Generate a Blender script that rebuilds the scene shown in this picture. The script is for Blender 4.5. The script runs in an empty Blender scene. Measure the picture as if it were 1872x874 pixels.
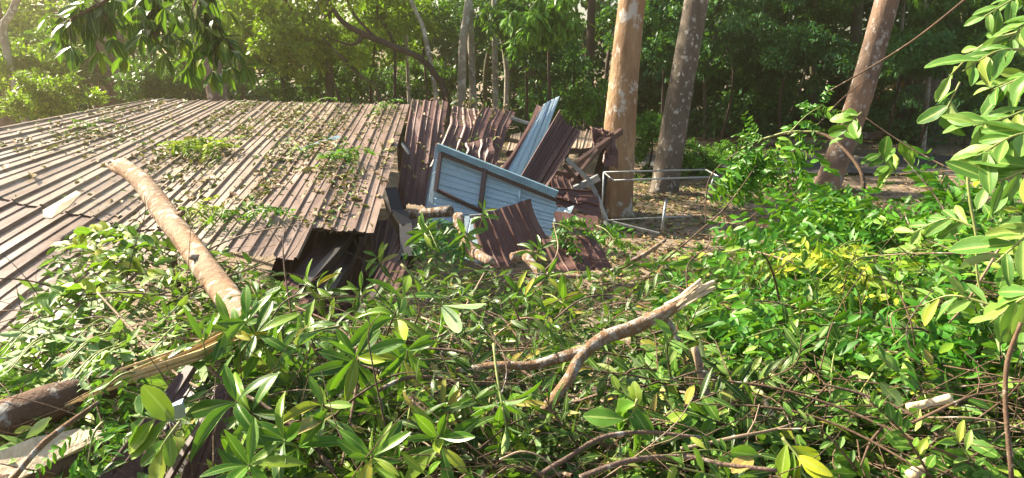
import bpy, math, random
import numpy as np
from mathutils import Vector, Matrix

random.seed(7)
rng = np.random.default_rng(11)
sc = bpy.context.scene
col = sc.collection
rad = math.radians

# ------------------------------------------------------------------ camera
F, H = 1115.0, 3.6                        # focal length in photo pixels, eye height
PITCH = math.atan((437 - 110) / F)
cam = bpy.data.cameras.new('camera')
cam.sensor_width = 36.0
cam.lens = 36.0 * F / 1872.0
cam.clip_start = 0.05
cam.clip_end = 600
cam_ob = bpy.data.objects.new('camera', cam)
col.objects.link(cam_ob)
cam_ob.location = (0, 0, H)
cam_ob.rotation_euler = (math.pi / 2 - PITCH, 0, 0)
sc.camera = cam_ob

# ------------------------------------------------------------------ light
SUN_AZ, SUN_EL = rad(-60), rad(36)        # from the left, a little ahead of the camera
world = bpy.data.worlds.new('World')
sc.world = world
world.use_nodes = True
wn = world.node_tree.nodes
sky = wn.new('ShaderNodeTexSky')
sky.sky_type = 'NISHITA'
sky.sun_disc = False
sky.sun_elevation = SUN_EL
sky.sun_rotation = SUN_AZ
sky.air_density = 1.2
sky.dust_density = 2.5
bg = wn['Background']
bg.inputs['Strength'].default_value = 0.065
world.node_tree.links.new(sky.outputs[0], bg.inputs[0])
sun = bpy.data.lights.new('sun', 'SUN')
sun.energy = 5.0
sun.angle = rad(1.2)
sun.color = (1.0, 0.89, 0.70)
sun_ob = bpy.data.objects.new('sun', sun)
col.objects.link(sun_ob)
sd = Vector((math.sin(SUN_AZ) * math.cos(SUN_EL), math.cos(SUN_AZ) * math.cos(SUN_EL), math.sin(SUN_EL)))
sun_ob.rotation_euler = sd.to_track_quat('Z', 'Y').to_euler()
sun_ob.location = (-20, 10, 25)
vs = sc.view_settings
vs.view_transform = 'Standard'
vs.look = 'None'
vs.exposure = 1.95
vs.gamma = 1.0
sc.cycles.max_bounces = 6
sc.cycles.diffuse_bounces = 1
sc.cycles.transmission_bounces = 2
sc.cycles.transparent_max_bounces = 4
sc.cycles.volume_bounces = 0
sc.cycles.use_denoising = True

# ------------------------------------------------------------------ geometry helpers
CAM = np.array([0, 0, H])
FWD = np.array([0, math.cos(PITCH), -math.sin(PITCH)])
UPV = np.array([0, math.sin(PITCH), math.cos(PITCH)])
RGT = np.array([1.0, 0, 0])

def ray(px, py):
    return FWD + RGT * (px - 936) / F - UPV * (py - 437) / F

def at(px, py, d):                        # the point at distance d ahead
    r = ray(px, py)
    return CAM + r * d / r[1]

def onz(px, py, z=0.0):                   # the point on a level
    r = ray(px, py)
    return CAM + r * (z - H) / r[2]

def norm(a):
    a = np.asarray(a, float)
    return a / np.maximum(np.linalg.norm(a, axis=-1, keepdims=True), 1e-9)

class Acc:
    """collects quads and triangles into one mesh"""
    def __init__(self):
        self.v, self.q, self.t, self.r, self.u, self.n = [], [], [], [], [], 0
    def add(self, v, quads=None, tris=None, rnd=0.0, uv=None):
        v = np.asarray(v, float)
        k = len(v)
        if quads is not None and len(quads):
            self.q.append(np.asarray(quads, int) + self.n)
        if tris is not None and len(tris):
            self.t.append(np.asarray(tris, int) + self.n)
        self.v.append(v)
        self.r.append(np.broadcast_to(np.asarray(rnd, float), (k,)).copy())
        self.u.append(np.zeros((k, 2)) if uv is None else np.asarray(uv, float))
        self.n += k
    def mesh(self, name, mat, smooth=True, origin=None):
        v = np.concatenate(self.v)
        if origin is not None:
            v = v - np.asarray(origin)
        q = np.concatenate(self.q) if self.q else np.zeros((0, 4), int)
        t = np.concatenate(self.t) if self.t else np.zeros((0, 3), int)
        me = bpy.data.meshes.new(name)
        me.vertices.add(len(v))
        me.vertices.foreach_set('co', v.astype(np.float32).ravel())
        loops = np.concatenate([q.ravel(), t.ravel()])
        me.loops.add(len(loops))
        me.loops.foreach_set('vertex_index', loops.astype(np.int32))
        me.polygons.add(len(q) + len(t))
        st = np.concatenate([np.arange(len(q)) * 4, len(q) * 4 + np.arange(len(t)) * 3])
        me.polygons.foreach_set('loop_start', st.astype(np.int32))
        me.polygons.foreach_set('use_smooth', np.full(len(q) + len(t), smooth))
        at_ = me.attributes.new('rnd', 'FLOAT', 'POINT')
        at_.data.foreach_set('value', np.concatenate(self.r).astype(np.float32))
        uv = me.uv_layers.new(name='UVMap')
        uv.data.foreach_set('uv', np.concatenate(self.u)[loops].astype(np.float32).ravel())
        me.materials.append(mat)
        me.update(calc_edges=True)
        return me
    def build(self, name, mat, parent=None, smooth=True, kind=None):
        origin = None
        if parent is not None:
            origin = np.array(parent.location)
        o = bpy.data.objects.new(name, self.mesh(name, mat, smooth, origin))
        col.objects.link(o)
        if parent is not None:
            o.parent = parent
        if kind:
            o['kind'] = kind
        return o

LABELQ = []
def tag(o, label, cat, group=None, kind=None):
    o['label'] = label
    o['category'] = cat
    if group:
        o['group'] = group
    if kind:
        o['kind'] = kind
    return o

def thing(name, label, cat, loc=(0, 0, 0), group=None):
    o = bpy.data.objects.new(name, None)
    o.empty_display_size = 0.1
    col.objects.link(o)
    o.location = tuple(float(c) for c in loc)
    return tag(o, label, cat, group)

def smooth_line(pts, rr, k=4):
    """Catmull-Rom through the points, radii interpolated"""
    P = np.asarray(pts, float)
    R = np.asarray(rr, float)
    if len(P) < 3:
        ts = np.linspace(0, 1, k + 1)[:, None]
        return P[0] + (P[-1] - P[0]) * ts, R[0] + (R[-1] - R[0]) * ts[:, 0]
    E = np.vstack([2 * P[0] - P[1], P, 2 * P[-1] - P[-2]])
    out, ro = [], []
    for i in range(len(P) - 1):
        a, b, c, d = E[i:i + 4]
        for j in range(k):
            t = j / k
            out.append(.5 * (2 * b + (c - a) * t + (2 * a - 5 * b + 4 * c - d) * t * t + (3 * b - a - 3 * c + d) * t ** 3))
            ro.append(R[i] + (R[i + 1] - R[i]) * t)
    out.append(P[-1]); ro.append(R[-1])
    return np.array(out), np.array(ro)

def tube(acc, pts, rr, seg=6, wob=0.0, rnd=0.0, caps=True, flare=None):
    P = np.asarray(pts, float)
    R = np.asarray(rr, float)
    n = len(P)
    T = norm(np.gradient(P, axis=0))
    ref = np.array([0, 0, 1.0]) if abs(T[0][2]) < .8 else np.array([0, 1.0, 0])
    X = norm(np.cross(T[0], ref))
    verts, uvs = [], []
    ph = rng.random(3) * 6.28
    s = 0.0
    for i in range(n):
        X = norm(X - T[i] * (X @ T[i]))
        Y = np.cross(T[i], X)
        if i:
            s += np.linalg.norm(P[i] - P[i - 1])
        a = np.arange(seg) / seg * 2 * math.pi
        k = np.ones(seg)
        if wob:
            k += wob * (np.sin(2 * a + ph[0] + s * 3 / max(R[0] * 12, .05)) * .5 + np.sin(3 * a + ph[1] - s * 5 / max(R[0] * 12, .05)) * .4 + rng.normal(0, .25, seg))
        if flare is not None:
            k += flare(i / (n - 1), a)
        ring = P[i] + R[i] * k[:, None] * (np.cos(a)[:, None] * X + np.sin(a)[:, None] * Y)
        verts.append(ring)
        uvs.append(np.stack([a / 6.2832, np.full(seg, s)], 1))
    V = np.concatenate(verts)
    UV = np.concatenate(uvs)
    i, j = np.meshgrid(np.arange(n - 1), np.arange(seg), indexing='ij')
    j2 = (j + 1) % seg
    Q = np.stack([i * seg + j, i * seg + j2, (i + 1) * seg + j2, (i + 1) * seg + j], -1).reshape(-1, 4)
    tr = []
    if caps:
        m = len(V)
        V = np.vstack([V, P[0], P[-1]])
        UV = np.vstack([UV, [[0, 0], [0, s]]])
        for k_ in range(seg):
            tr.append([m, (k_ + 1) % seg, k_])
            tr.append([m + 1, (n - 1) * seg + k_, (n - 1) * seg + (k_ + 1) % seg])
    acc.add(V, Q, tr, rnd, UV)

def beam(acc, a, b, w, h, up=(0, 0, 1), rnd=0.0):
    """a square section bar from a to b"""
    a, b = np.asarray(a, float), np.asarray(b, float)
    t = norm(b - a)
    x = np.cross(t, up)
    if np.linalg.norm(x) < 1e-3:
        x = np.cross(t, (0, 1, 0))
    x = norm(x)
    y = np.cross(x, t)
    V = []
    for p in (a, b):
        for sx, sy in ((-1, -1), (1, -1), (1, 1), (-1, 1)):
            V.append(p + x * sx * w / 2 + y * sy * h / 2)
    Q = [[0, 1, 2, 3], [7, 6, 5, 4], [0, 4, 5, 1], [1, 5, 6, 2], [2, 6, 7, 3], [3, 7, 4, 0]]
    acc.add(V, Q, None, rnd)

# ------------------------------------------------------------------ materials
def nodes(name):
    m = bpy.data.materials.new(name)
    m.use_nodes = True
    nt = m.node_tree
    return m, nt, nt.nodes, nt.links, nt.nodes['Principled BSDF']

def ramp(N, stops, interp='LINEAR'):
    r = N.new('ShaderNodeValToRGB')
    e = r.color_ramp
    e.interpolation = interp
    while len(e.elements) < len(stops):
        e.elements.new(.5)
    for el, (p, c) in zip(e.elements, stops):
        el.position = p
        el.color = (*c, 1)
    return r

def mix(N, L, f, a, b):
    m = N.new('ShaderNodeMix')
    m.data_type = 'RGBA'
    for s, v in ((0, f), (6, a), (7, b)):
        if isinstance(v, (int, float)):
            m.inputs[s].default_value = v
        elif isinstance(v, tuple):
            m.inputs[s].default_value = (*v, 1)
        else:
            L.new(v, m.inputs[s])
    return m.outputs[2]

def math_(N, L, op, a, b=None, c=None):
    m = N.new('ShaderNodeMath')
    m.operation = op
    for i, v in enumerate((a, b, c)):
        if v is None:
            continue
        if isinstance(v, (int, float)):
            m.inputs[i].default_value = v
        else:
            L.new(v, m.inputs[i])
    return m.outputs[0]

def noise(N, L, scale, detail=4, vec=None, rough=.55, dist=0.0):
    n = N.new('ShaderNodeTexNoise')
    n.inputs['Scale'].default_value = scale
    n.inputs['Detail'].default_value = detail
    n.inputs['Roughness'].default_value = rough
    n.inputs['Distortion'].default_value = dist
    if vec is not None:
        L.new(vec, n.inputs['Vector'])
    return n.outputs[0]

def coords(N, L, scale=(1, 1, 1), kind='Object'):
    t = N.new('ShaderNodeTexCoord')
    mp = N.new('ShaderNodeMapping')
    mp.inputs['Scale'].default_value = scale
    L.new(t.outputs[kind], mp.inputs[0])
    return mp.outputs[0]

def leaf_mat(name, stops, under, rough=.42, trans=.32, rib=True, spec=.26, um=.42):
    m, nt, N, L, P = nodes(name)
    a = N.new('ShaderNodeAttribute'); a.attribute_name = 'rnd'
    oi = N.new('ShaderNodeObjectInfo')
    f = math_(N, L, 'FRACT', math_(N, L, 'ADD', a.outputs['Fac'], oi.outputs['Random']))
    if stops[0][1][1] > stops[0][1][0]:
        stops = [(p, (r * .64, g_ * .80, b * .52) if r < .58 * g_ else (r * .86, g_ * .86, b * .6) if g_ > r else (r, g_, b)) for p, (r, g_, b) in stops]
    c = ramp(N, stops)
    L.new(f, c.inputs[0])
    colr = c.outputs[0]
    uvn = N.new('ShaderNodeUVMap')
    sep = N.new('ShaderNodeSeparateXYZ')
    L.new(uvn.outputs[0], sep.inputs[0])
    if rib:
        d = math_(N, L, 'ABSOLUTE', math_(N, L, 'SUBTRACT', sep.outputs[0], .5))
        mid = math_(N, L, 'LESS_THAN', d, .055)
        # side veins run out from the midrib
        vv = math_(N, L, 'FRACT', math_(N, L, 'SUBTRACT', math_(N, L, 'MULTIPLY', sep.outputs[1], 11.0), math_(N, L, 'MULTIPLY', d, 7.0)))
        ve = math_(N, L, 'MULTIPLY', math_(N, L, 'LESS_THAN', vv, .14), .2)
        k = math_(N, L, 'MAXIMUM', math_(N, L, 'MAXIMUM', math_(N, L, 'MULTIPLY', mid, .95), math_(N, L, 'MULTIPLY', math_(N, L, 'GREATER_THAN', d, .46), .45)), ve)
        pale = mix(N, L, .7, colr, (.34, .44, .11))
        colr = mix(N, L, k, colr, pale)
        bl = N.new('ShaderNodeTexCoord')
        sp = noise(N, L, 9.0, 3, bl.outputs['UV'])
        colr = mix(N, L, math_(N, L, 'MULTIPLY', math_(N, L, 'GREATER_THAN', sp, .67), .5), colr, (.16, .10, .03))
        bp = N.new('ShaderNodeBump')
        bp.inputs['Strength'].default_value = .35
        bp.inputs['Distance'].default_value = .003
        L.new(math_(N, L, 'SUBTRACT', 1.0, k), bp.inputs['Height'])
        L.new(bp.outputs[0], P.inputs['Normal'])
    geo = N.new('ShaderNodeNewGeometry')
    und = mix(N, L, um, colr, under)
    colr2 = mix(N, L, geo.outputs['Backfacing'], colr, und)
    L.new(colr2, P.inputs['Base Color'])
    rr = math_(N, L, 'ADD', math_(N, L, 'MULTIPLY', geo.outputs['Backfacing'], .3), rough)
    L.new(rr, P.inputs['Roughness'])
    P.inputs['Specular IOR Level'].default_value = spec
    tr = N.new('ShaderNodeBsdfTranslucent')
    hs = mix(N, L, .5, colr, (.25, .52, .01))
    L.new(hs, tr.inputs['Color'])
    ms = N.new('ShaderNodeMixShader')
    ms.inputs[0].default_value = trans * .72
    L.new(P.outputs[0], ms.inputs[1])
    L.new(tr.outputs[0], ms.inputs[2])
    L.new(ms.outputs[0], nt.nodes['Material Output'].inputs['Surface'])
    return m

def bark_mat(name, base, dark, patch, pscale=3.0, pamt=.55, vs=(1, 1, .35), rough=.85, bump=.6, fine=22, pcut=.03, extra=None):
    m, nt, N, L, P = nodes(name)
    v = coords(N, L, vs)
    n1 = noise(N, L, 2.2, 5, v)
    n2 = noise(N, L, fine, 6, v, .65)
    c = mix(N, L, ramp_f(N, L, n1, .35, .65), base, dark)
    c = mix(N, L, math_(N, L, 'MULTIPLY', ramp_f(N, L, n2, .45, .75), .5), c, dark)
    if extra:
        n4 = noise(N, L, 1.1, 3, v)
        c = mix(N, L, ramp_f(N, L, n4, .5, .6), c, extra)
    v2 = coords(N, L, (1, 1, .7))
    n3 = noise(N, L, pscale, 7, v2, .68)
    c = mix(N, L, ramp_f(N, L, n3, pamt, pamt + pcut), c, patch)
    L.new(c, P.inputs['Base Color'])
    P.inputs['Roughness'].default_value = rough
    P.inputs['Specular IOR Level'].default_value = .25
    b = N.new('ShaderNodeBump')
    b.inputs['Strength'].default_value = bump
    b.inputs['Distance'].default_value = .035
    L.new(math_(N, L, 'ADD', n2, math_(N, L, 'MULTIPLY', n3, .4)), b.inputs['Height'])
    L.new(b.outputs[0], P.inputs['Normal'])
    return m

def ramp_f(N, L, v, a, b):
    r = N.new('ShaderNodeMapRange')
    r.inputs['From Min'].default_value = a
    r.inputs['From Max'].default_value = b
    L.new(v, r.inputs[0])
    return r.outputs[0]

def metal_mat(name, front, fade, back, fade_amt=.5, rough=.38, streak=(9, .6, .6), dirt=(.09, .06, .04)):
    m, nt, N, L, P = nodes(name)
    uvn = N.new('ShaderNodeUVMap')
    mp = N.new('ShaderNodeMapping')
    mp.inputs['Scale'].default_value = (4, .8, 1)
    L.new(uvn.outputs[0], mp.inputs[0])
    oi = N.new('ShaderNodeObjectInfo')
    ad = N.new('ShaderNodeVectorMath'); ad.operation = 'ADD'
    L.new(mp.outputs[0], ad.inputs[0])
    sc3 = N.new('ShaderNodeVectorMath'); sc3.operation = 'SCALE'
    sc3.inputs['Scale'].default_value = 40
    cx = N.new('ShaderNodeCombineXYZ')
    L.new(oi.outputs['Random'], cx.inputs[0]); L.new(oi.outputs['Random'], cx.inputs[1])
    L.new(cx.outputs[0], sc3.inputs[0]); L.new(sc3.outputs[0], ad.inputs[1])
    v = ad.outputs[0]
    n1 = noise(N, L, 1.6, 6, v, .7)
    n2 = noise(N, L, 14, 5, v, .6)
    f = ramp_f(N, L, n1, fade_amt - .12, fade_amt + .16)
    c = mix(N, L, f, front, fade)
    c = mix(N, L, math_(N, L, 'MULTIPLY', ramp_f(N, L, n2, .52, .7), .55), c, dirt)
    sc_ = noise(N, L, 60, 2, v)
    c = mix(N, L, math_(N, L, 'MULTIPLY', math_(N, L, 'GREATER_THAN', sc_, .68), .6), c, (.42, .38, .33))
    geo = N.new('ShaderNodeNewGeometry')
    bc = mix(N, L, math_(N, L, 'MULTIPLY', ramp_f(N, L, n2, .48, .75), .4), back, (.16, .17, .17))
    c = mix(N, L, geo.outputs['Backfacing'], c, bc)
    L.new(c, P.inputs['Base Color'])
    rr = math_(N, L, 'ADD', rough, math_(N, L, 'MULTIPLY', n2, .3))
    L.new(rr, P.inputs['Roughness'])
    b = N.new('ShaderNodeBump')
    b.inputs['Strength'].default_value = .25
    b.inputs['Distance'].default_value = .01
    L.new(n1, b.inputs['Height'])
    L.new(b.outputs[0], P.inputs['Normal'])
    return m

def plain(name, c1, c2, scale=8, rough=.6, bump=.2, metallic=0.0, vs=(1, 1, 1), det=5):
    m, nt, N, L, P = nodes(name)
    v = coords(N, L, vs)
    n = noise(N, L, scale, det, v, .62)
    L.new(mix(N, L, ramp_f(N, L, n, .35, .65), c1, c2), P.inputs['Base Color'])
    P.inputs['Roughness'].default_value = rough
    P.inputs['Metallic'].default_value = metallic
    b = N.new('ShaderNodeBump')
    b.inputs['Strength'].default_value = bump
    b.inputs['Distance'].default_value = .01
    L.new(n, b.inputs['Height'])
    L.new(b.outputs[0], P.inputs['Normal'])
    return m

M = {}
M['whorl'] = leaf_mat('whorl_leaf', [(0, (.03, .085, .018)), (.3, (.055, .15, .022)), (.55, (.11, .24, .03)), (.82, (.20, .34, .045)), (.94, (.27, .33, .05)), (.97, (.42, .30, .03)), (1, (.30, .24, .10))], (.26, .36, .18), .30, .34)
M['broad'] = leaf_mat('broad_leaf', [(0, (.045, .12, .02)), (.4, (.09, .20, .03)), (.75, (.15, .28, .045)), (.94, (.24, .34, .05)), (.985, (.32, .36, .05)), (1, (.35, .25, .08))], (.30, .40, .20), .42, .36)
M['pale'] = leaf_mat('pale_leaf', [(0, (.09, .19, .05)), (.5, (.17, .30, .08)), (.88, (.26, .38, .12)), (.97, (.34, .40, .09)), (1, (.42, .40, .08))], (.36, .48, .26), .45, .34, um=.65)
M['yellow'] = leaf_mat('yellow_leaf', [(0, (.10, .18, .015)), (.35, (.20, .31, .025)), (.7, (.36, .43, .03)), (1, (.55, .52, .04))], (.32, .40, .16), .42, .42)
M['narrow'] = leaf_mat('narrow_leaf', [(0, (.018, .05, .012)), (.5, (.036, .085, .02)), (.8, (.075, .14, .035)), (.93, (.22, .27, .10)), (.97, (.36, .28, .05)), (1, (.22, .13, .05))], (.24, .31, .18), .36, .30)  # dark green leaf, darkened further to deepen the shade inside the heap
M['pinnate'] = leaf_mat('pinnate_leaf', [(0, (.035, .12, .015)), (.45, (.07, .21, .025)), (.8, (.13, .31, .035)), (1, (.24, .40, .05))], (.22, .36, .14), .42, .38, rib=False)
M['small'] = leaf_mat('small_leaf', [(0, (.018, .055, .011)), (.5, (.038, .10, .018)), (.85, (.085, .17, .03)), (.94, (.22, .27, .06)), (1, (.22, .12, .045))], (.22, .32, .15), .42, .32, rib=False)  # filler leaf, its green lowered so gaps in the heap look shaded
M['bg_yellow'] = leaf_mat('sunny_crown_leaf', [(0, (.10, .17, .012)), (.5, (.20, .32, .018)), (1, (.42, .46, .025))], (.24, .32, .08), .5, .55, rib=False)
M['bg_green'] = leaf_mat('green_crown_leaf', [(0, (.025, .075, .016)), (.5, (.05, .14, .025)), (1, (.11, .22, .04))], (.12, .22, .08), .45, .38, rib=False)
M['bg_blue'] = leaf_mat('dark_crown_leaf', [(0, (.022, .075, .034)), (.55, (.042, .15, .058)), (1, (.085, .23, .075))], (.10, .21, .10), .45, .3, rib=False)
M['bush'] = leaf_mat('bright_bush_leaf', [(0, (.05, .13, .025)), (.5, (.12, .26, .045)), (1, (.24, .42, .08))], (.2, .32, .1), .42, .4, rib=False)
M['hanging'] = leaf_mat('large_dark_leaf', [(0, (.02, .06, .018)), (.5, (.035, .10, .022)), (.85, (.08, .16, .02)), (1, (.26, .28, .02))], (.14, .22, .09), .32, .36)
M['litter'] = leaf_mat('dry_leaf', [(0, (.10, .05, .025)), (.3, (.24, .14, .06)), (.55, (.36, .26, .13)), (.70, (.22, .12, .045)), (.75, (.07, .14, .03)), (.86, (.12, .22, .05)), (1, (.32, .32, .09))], (.34, .29, .20), .6, .15, rib=False)
M['orange_leaf'] = leaf_mat('dead_orange_leaf', [(0, (.40, .16, .04)), (1, (.5, .24, .06))], (.45, .26, .12), .6, .3, rib=False)

M['bark_tan'] = bark_mat('orange_tan_bark', (.40, .26, .145), (.17, .095, .05), (.46, .42, .36), 2.6, .55, (1.3, 1.3, .4), .8, 1.0, 10, .05, (.26, .15, .08))
M['bark_grey'] = bark_mat('grey_bark', (.17, .14, .11), (.085, .07, .055), (.40, .38, .34), 7, .58, (1, 1, .4), .9, .8)
M['bark_red'] = bark_mat('red_brown_bark', (.20, .135, .10), (.08, .055, .042), (.34, .31, .28), 6, .56, (1, 1, .4), .85, 1.0, 12, .05, (.27, .17, .11))
M['bark_pale'] = bark_mat('pale_mottled_bark', (.42, .38, .30), (.20, .17, .13), (.55, .52, .46), 6, .54, (1, 1, .5), .8, .5)
M['bark_dark'] = bark_mat('dark_bark', (.085, .06, .045), (.04, .03, .024), (.16, .15, .12), 5, .66)
M['bark_moss'] = bark_mat('mossy_bark', (.10, .085, .05), (.05, .045, .03), (.10, .13, .04), 3, .5, pcut=.15)
M['log_tan'] = bark_mat('smooth_tan_log_bark', (.36, .25, .165), (.16, .095, .055), (.50, .43, .33), 7, .55, (1, 1, 1), .8, 1.0, 16, .05, (.28, .16, .09))
M['log_lichen'] = bark_mat('lichen_log_bark', (.17, .10, .065), (.09, .055, .038), (.40, .40, .36), 11, .53, (1, 1, 1), .85, .9, 26, .10)
M['branch_lichen'] = bark_mat('lichen_branch_bark', (.34, .21, .115), (.15, .085, .045), (.50, .48, .44), 20, .48, (1, 1, 1), .85, .9, 60, .16)
M['twig'] = bark_mat('twig_bark', (.16, .10, .06), (.07, .045, .03), (.28, .24, .19), 20, .6, (1, 1, 1), .8, .3, 60)
M['twig_pale'] = bark_mat('pale_twig_bark', (.34, .26, .18), (.20, .14, .09), (.42, .38, .32), 20, .6, (1, 1, 1), .8, .3, 60)
M['stem'] = plain('green_stem', (.16, .22, .05), (.24, .24, .08), 20, .5, .1)
M['wood_raw'] = plain('raw_split_wood', (.74, .54, .27), (.60, .36, .13), 5, .7, .6, 0, (20, 2, 20), 6)
M['wood_pale'] = plain('pale_split_wood', (.66, .55, .38), (.52, .38, .22), 5, .7, .7, 0, (10, 10, 1), 7)
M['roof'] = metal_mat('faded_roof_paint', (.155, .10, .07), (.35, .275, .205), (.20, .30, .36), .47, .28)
M['roof_brown_shaded'] = metal_mat('brown_shaded_roof_paint', (.12, .068, .05), (.25, .175, .135), (.20, .30, .36), .48, .34)  # browner paint, with the dimmer light on the right sheets mixed into its colour
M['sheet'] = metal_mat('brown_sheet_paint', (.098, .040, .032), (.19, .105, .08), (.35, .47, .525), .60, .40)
M['roof_low'] = metal_mat('shaded_roof_paint', (.12, .068, .052), (.27, .195, .15), (.27, .385, .44), .50, .34)  # shade over the lower left course is put into this darker brown
M['steel_brown'] = plain('brown_painted_steel', (.055, .028, .025), (.09, .05, .042), 9, .42, .1)
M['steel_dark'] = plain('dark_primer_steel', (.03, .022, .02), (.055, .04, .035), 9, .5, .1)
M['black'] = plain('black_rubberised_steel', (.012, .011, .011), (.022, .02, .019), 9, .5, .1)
M['galv'] = plain('galvanised_steel', (.34, .37, .39), (.22, .23, .23), 12, .45, .15, .5)
M['blue_trim'] = plain('pale_blue_trim', (.22, .36, .44), (.16, .26, .32), 6, .4, .1)

def ground_mat():
    m, nt, N, L, P = nodes('forest_floor')
    v = coords(N, L)
    n1, n2, n3 = noise(N, L, .35, 5, v), noise(N, L, 4, 8, v, .7), noise(N, L, 30, 4, v)
    c = mix(N, L, ramp_f(N, L, n2, .35, .68), (.19, .13, .085), (.36, .28, .195))
    c = mix(N, L, ramp_f(N, L, n1, .5, .62), c, (.26, .20, .14))
    c = mix(N, L, math_(N, L, 'MULTIPLY', ramp_f(N, L, n3, .55, .68), .6), c, (.05, .06, .025))
    L.new(c, P.inputs['Base Color'])
    P.inputs['Roughness'].default_value = .95
    b = N.new('ShaderNodeBump'); b.inputs['Strength'].default_value = .8; b.inputs['Distance'].default_value = .06
    L.new(math_(N, L, 'ADD', n2, n3), b.inputs['Height']); L.new(b.outputs[0], P.inputs['Normal'])
    return m
M['ground'] = ground_mat()
M['road'] = plain('asphalt', (.05, .052, .055), (.085, .085, .085), 3, .8, .4)

# ------------------------------------------------------------------ leaves
def proto(nl, nx, prof, droop=.15, fold=.25, tw=0.0, wave=0.0):
    """leaf of unit length along +Y and unit width along X, as (verts, quads, uv)"""
    ts = np.linspace(0, 1, nl + 1)
    xs = np.linspace(-1, 1, nx + 1)
    V, UV = [], []
    for t in ts:
        w = max(prof(t), .03) * .5
        for x in xs:
            a = tw * t
            px_, pz = x * w, fold * abs(x) * w
            V.append((px_ * math.cos(a), t, -droop * t * t, pz + px_ * math.sin(a) + wave * math.sin(t * 14 + x * 2) * abs(x) * w))
            UV.append((x * .5 + .5, t))
    Q = []
    for i in range(nl):
        for j in range(nx):
            a = i * (nx + 1) + j
            Q.append((a, a + 1, a + nx + 2, a + nx + 1))
    return np.array(V), np.array(Q), np.array(UV)

obov = lambda t: math.sin(math.pi * min(1, t * .97 + .015) ** 1.35) ** .8
lanc = lambda t: math.sin(math.pi * (t * .97 + .015)) ** .9
ellip = lambda t: math.sin(math.pi * (t * .95 + .025)) ** .62
kite = lambda t: 1 - abs(2 * t - 1)

def leafset(acc, pr, base, d, n, Ln, Wd, rnd):
    """adds leaves at base, pointing along d, upper side towards n"""
    V, Q, UV = pr
    base, d, n = np.atleast_2d(base), norm(np.atleast_2d(d)), np.atleast_2d(n)
    X = norm(np.cross(d, n))
    Z = np.cross(X, d)
    Ln = np.broadcast_to(Ln, (len(base),)); Wd = np.broadcast_to(Wd, (len(base),))
    out = (base[:, None] + X[:, None] * (V[None, :, 0:1] * Wd[:, None, None])
           + d[:, None] * (V[None, :, 1:2] * Ln[:, None, None])
           + Z[:, None] * (V[None, :, 2:3] * Ln[:, None, None] + V[None, :, 3:4] * Wd[:, None, None]))
    k = len(V)
    q = (Q[None] + (np.arange(len(base)) * k)[:, None, None]).reshape(-1, 4)
    acc.add(out.reshape(-1, 3), q, None, np.repeat(np.broadcast_to(rnd, (len(base),)), k), np.tile(UV, (len(base), 1)))

LEAF = {}
def leaf_family(key, mat, variants, aspect):
    LEAF[key] = []
    for pr in variants:
        a = Acc()
        leafset(a, pr, [[0, 0, 0]], [[0, 1, 0]], [[0, 0, 1]], 1.0, aspect, 0.0)
        LEAF[key].append(a.mesh('leaf', M[mat]))
leaf_family('whorl', 'whorl', [proto(8, 4, obov, .10, .30), proto(8, 4, obov, .30, .22, .2), proto(8, 4, obov, -.08, .35, -.2), proto(8, 4, obov, .50, .25, .4), proto(8, 4, lanc, .2, .5, 0, .12), proto(8, 4, obov, .75, 1.1, .5, .1), proto(8, 4, lanc, -.25, .8, -.6, .1)], .27)
leaf_family('broad', 'broad', [proto(7, 4, ellip, .10, .2, 0, .08), proto(7, 4, ellip, .3, .15, .3, .1), proto(7, 4, obov, .2, .25, -.3, .1), proto(7, 4, ellip, -.15, .3, .2, .1), proto(7, 4, ellip, .7, .9, .6, .2), proto(7, 4, lanc, .4, .6, -.7, .2)], .48)
leaf_family('pale', 'pale', [proto(8, 4, obov, .15, .3, 0, .1), proto(8, 4, obov, .35, .45, .2, .06), proto(8, 4, obov, .0, .6, -.2, .05), proto(8, 4, ellip, .25, .3, .3, .1)], .36)
leaf_family('narrow', 'narrow', [proto(6, 2, lanc, .2, .3, .2), proto(6, 2, lanc, .5, .4, -.5), proto(6, 2, lanc, .05, .6, .6), proto(6, 2, lanc, .35, .2, .9)], .22)
leaf_family('hanging', 'hanging', [proto(7, 4, obov, .2, .2, .1, .06), proto(7, 4, obov, .4, .3, -.2, .08), proto(7, 4, lanc, .1, .25, .3)], .34)
leaf_family('yellow', 'yellow', [proto(6, 4, ellip, .1, .2, 0, .08), proto(6, 4, ellip, .3, .25, .4, .1), proto(6, 4, obov, .2, .3, -.3, .1)], .46)

def leaf_at(parent, key, base, d, n, length, wmul=1.0):
    d = norm(d)
    x = np.cross(d, n)
    if np.linalg.norm(x) < 1e-4:
        x = np.cross(d, (0.3, .5, .8))
    x = norm(x)
    z = np.cross(x, d)
    o = bpy.data.objects.new('leaf', random.choice(LEAF[key]))
    b = np.asarray(base) - np.array(parent.location)
    s = length
    mt = Matrix(((x[0] * s * wmul, d[0] * s, z[0] * s, b[0]), (x[1] * s * wmul, d[1] * s, z[1] * s, b[1]), (x[2] * s * wmul, d[2] * s, z[2] * s, b[2]), (0, 0, 0, 1)))
    o.parent = parent
    o.matrix_basis = mt
    col.objects.link(o)
    return o

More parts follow.
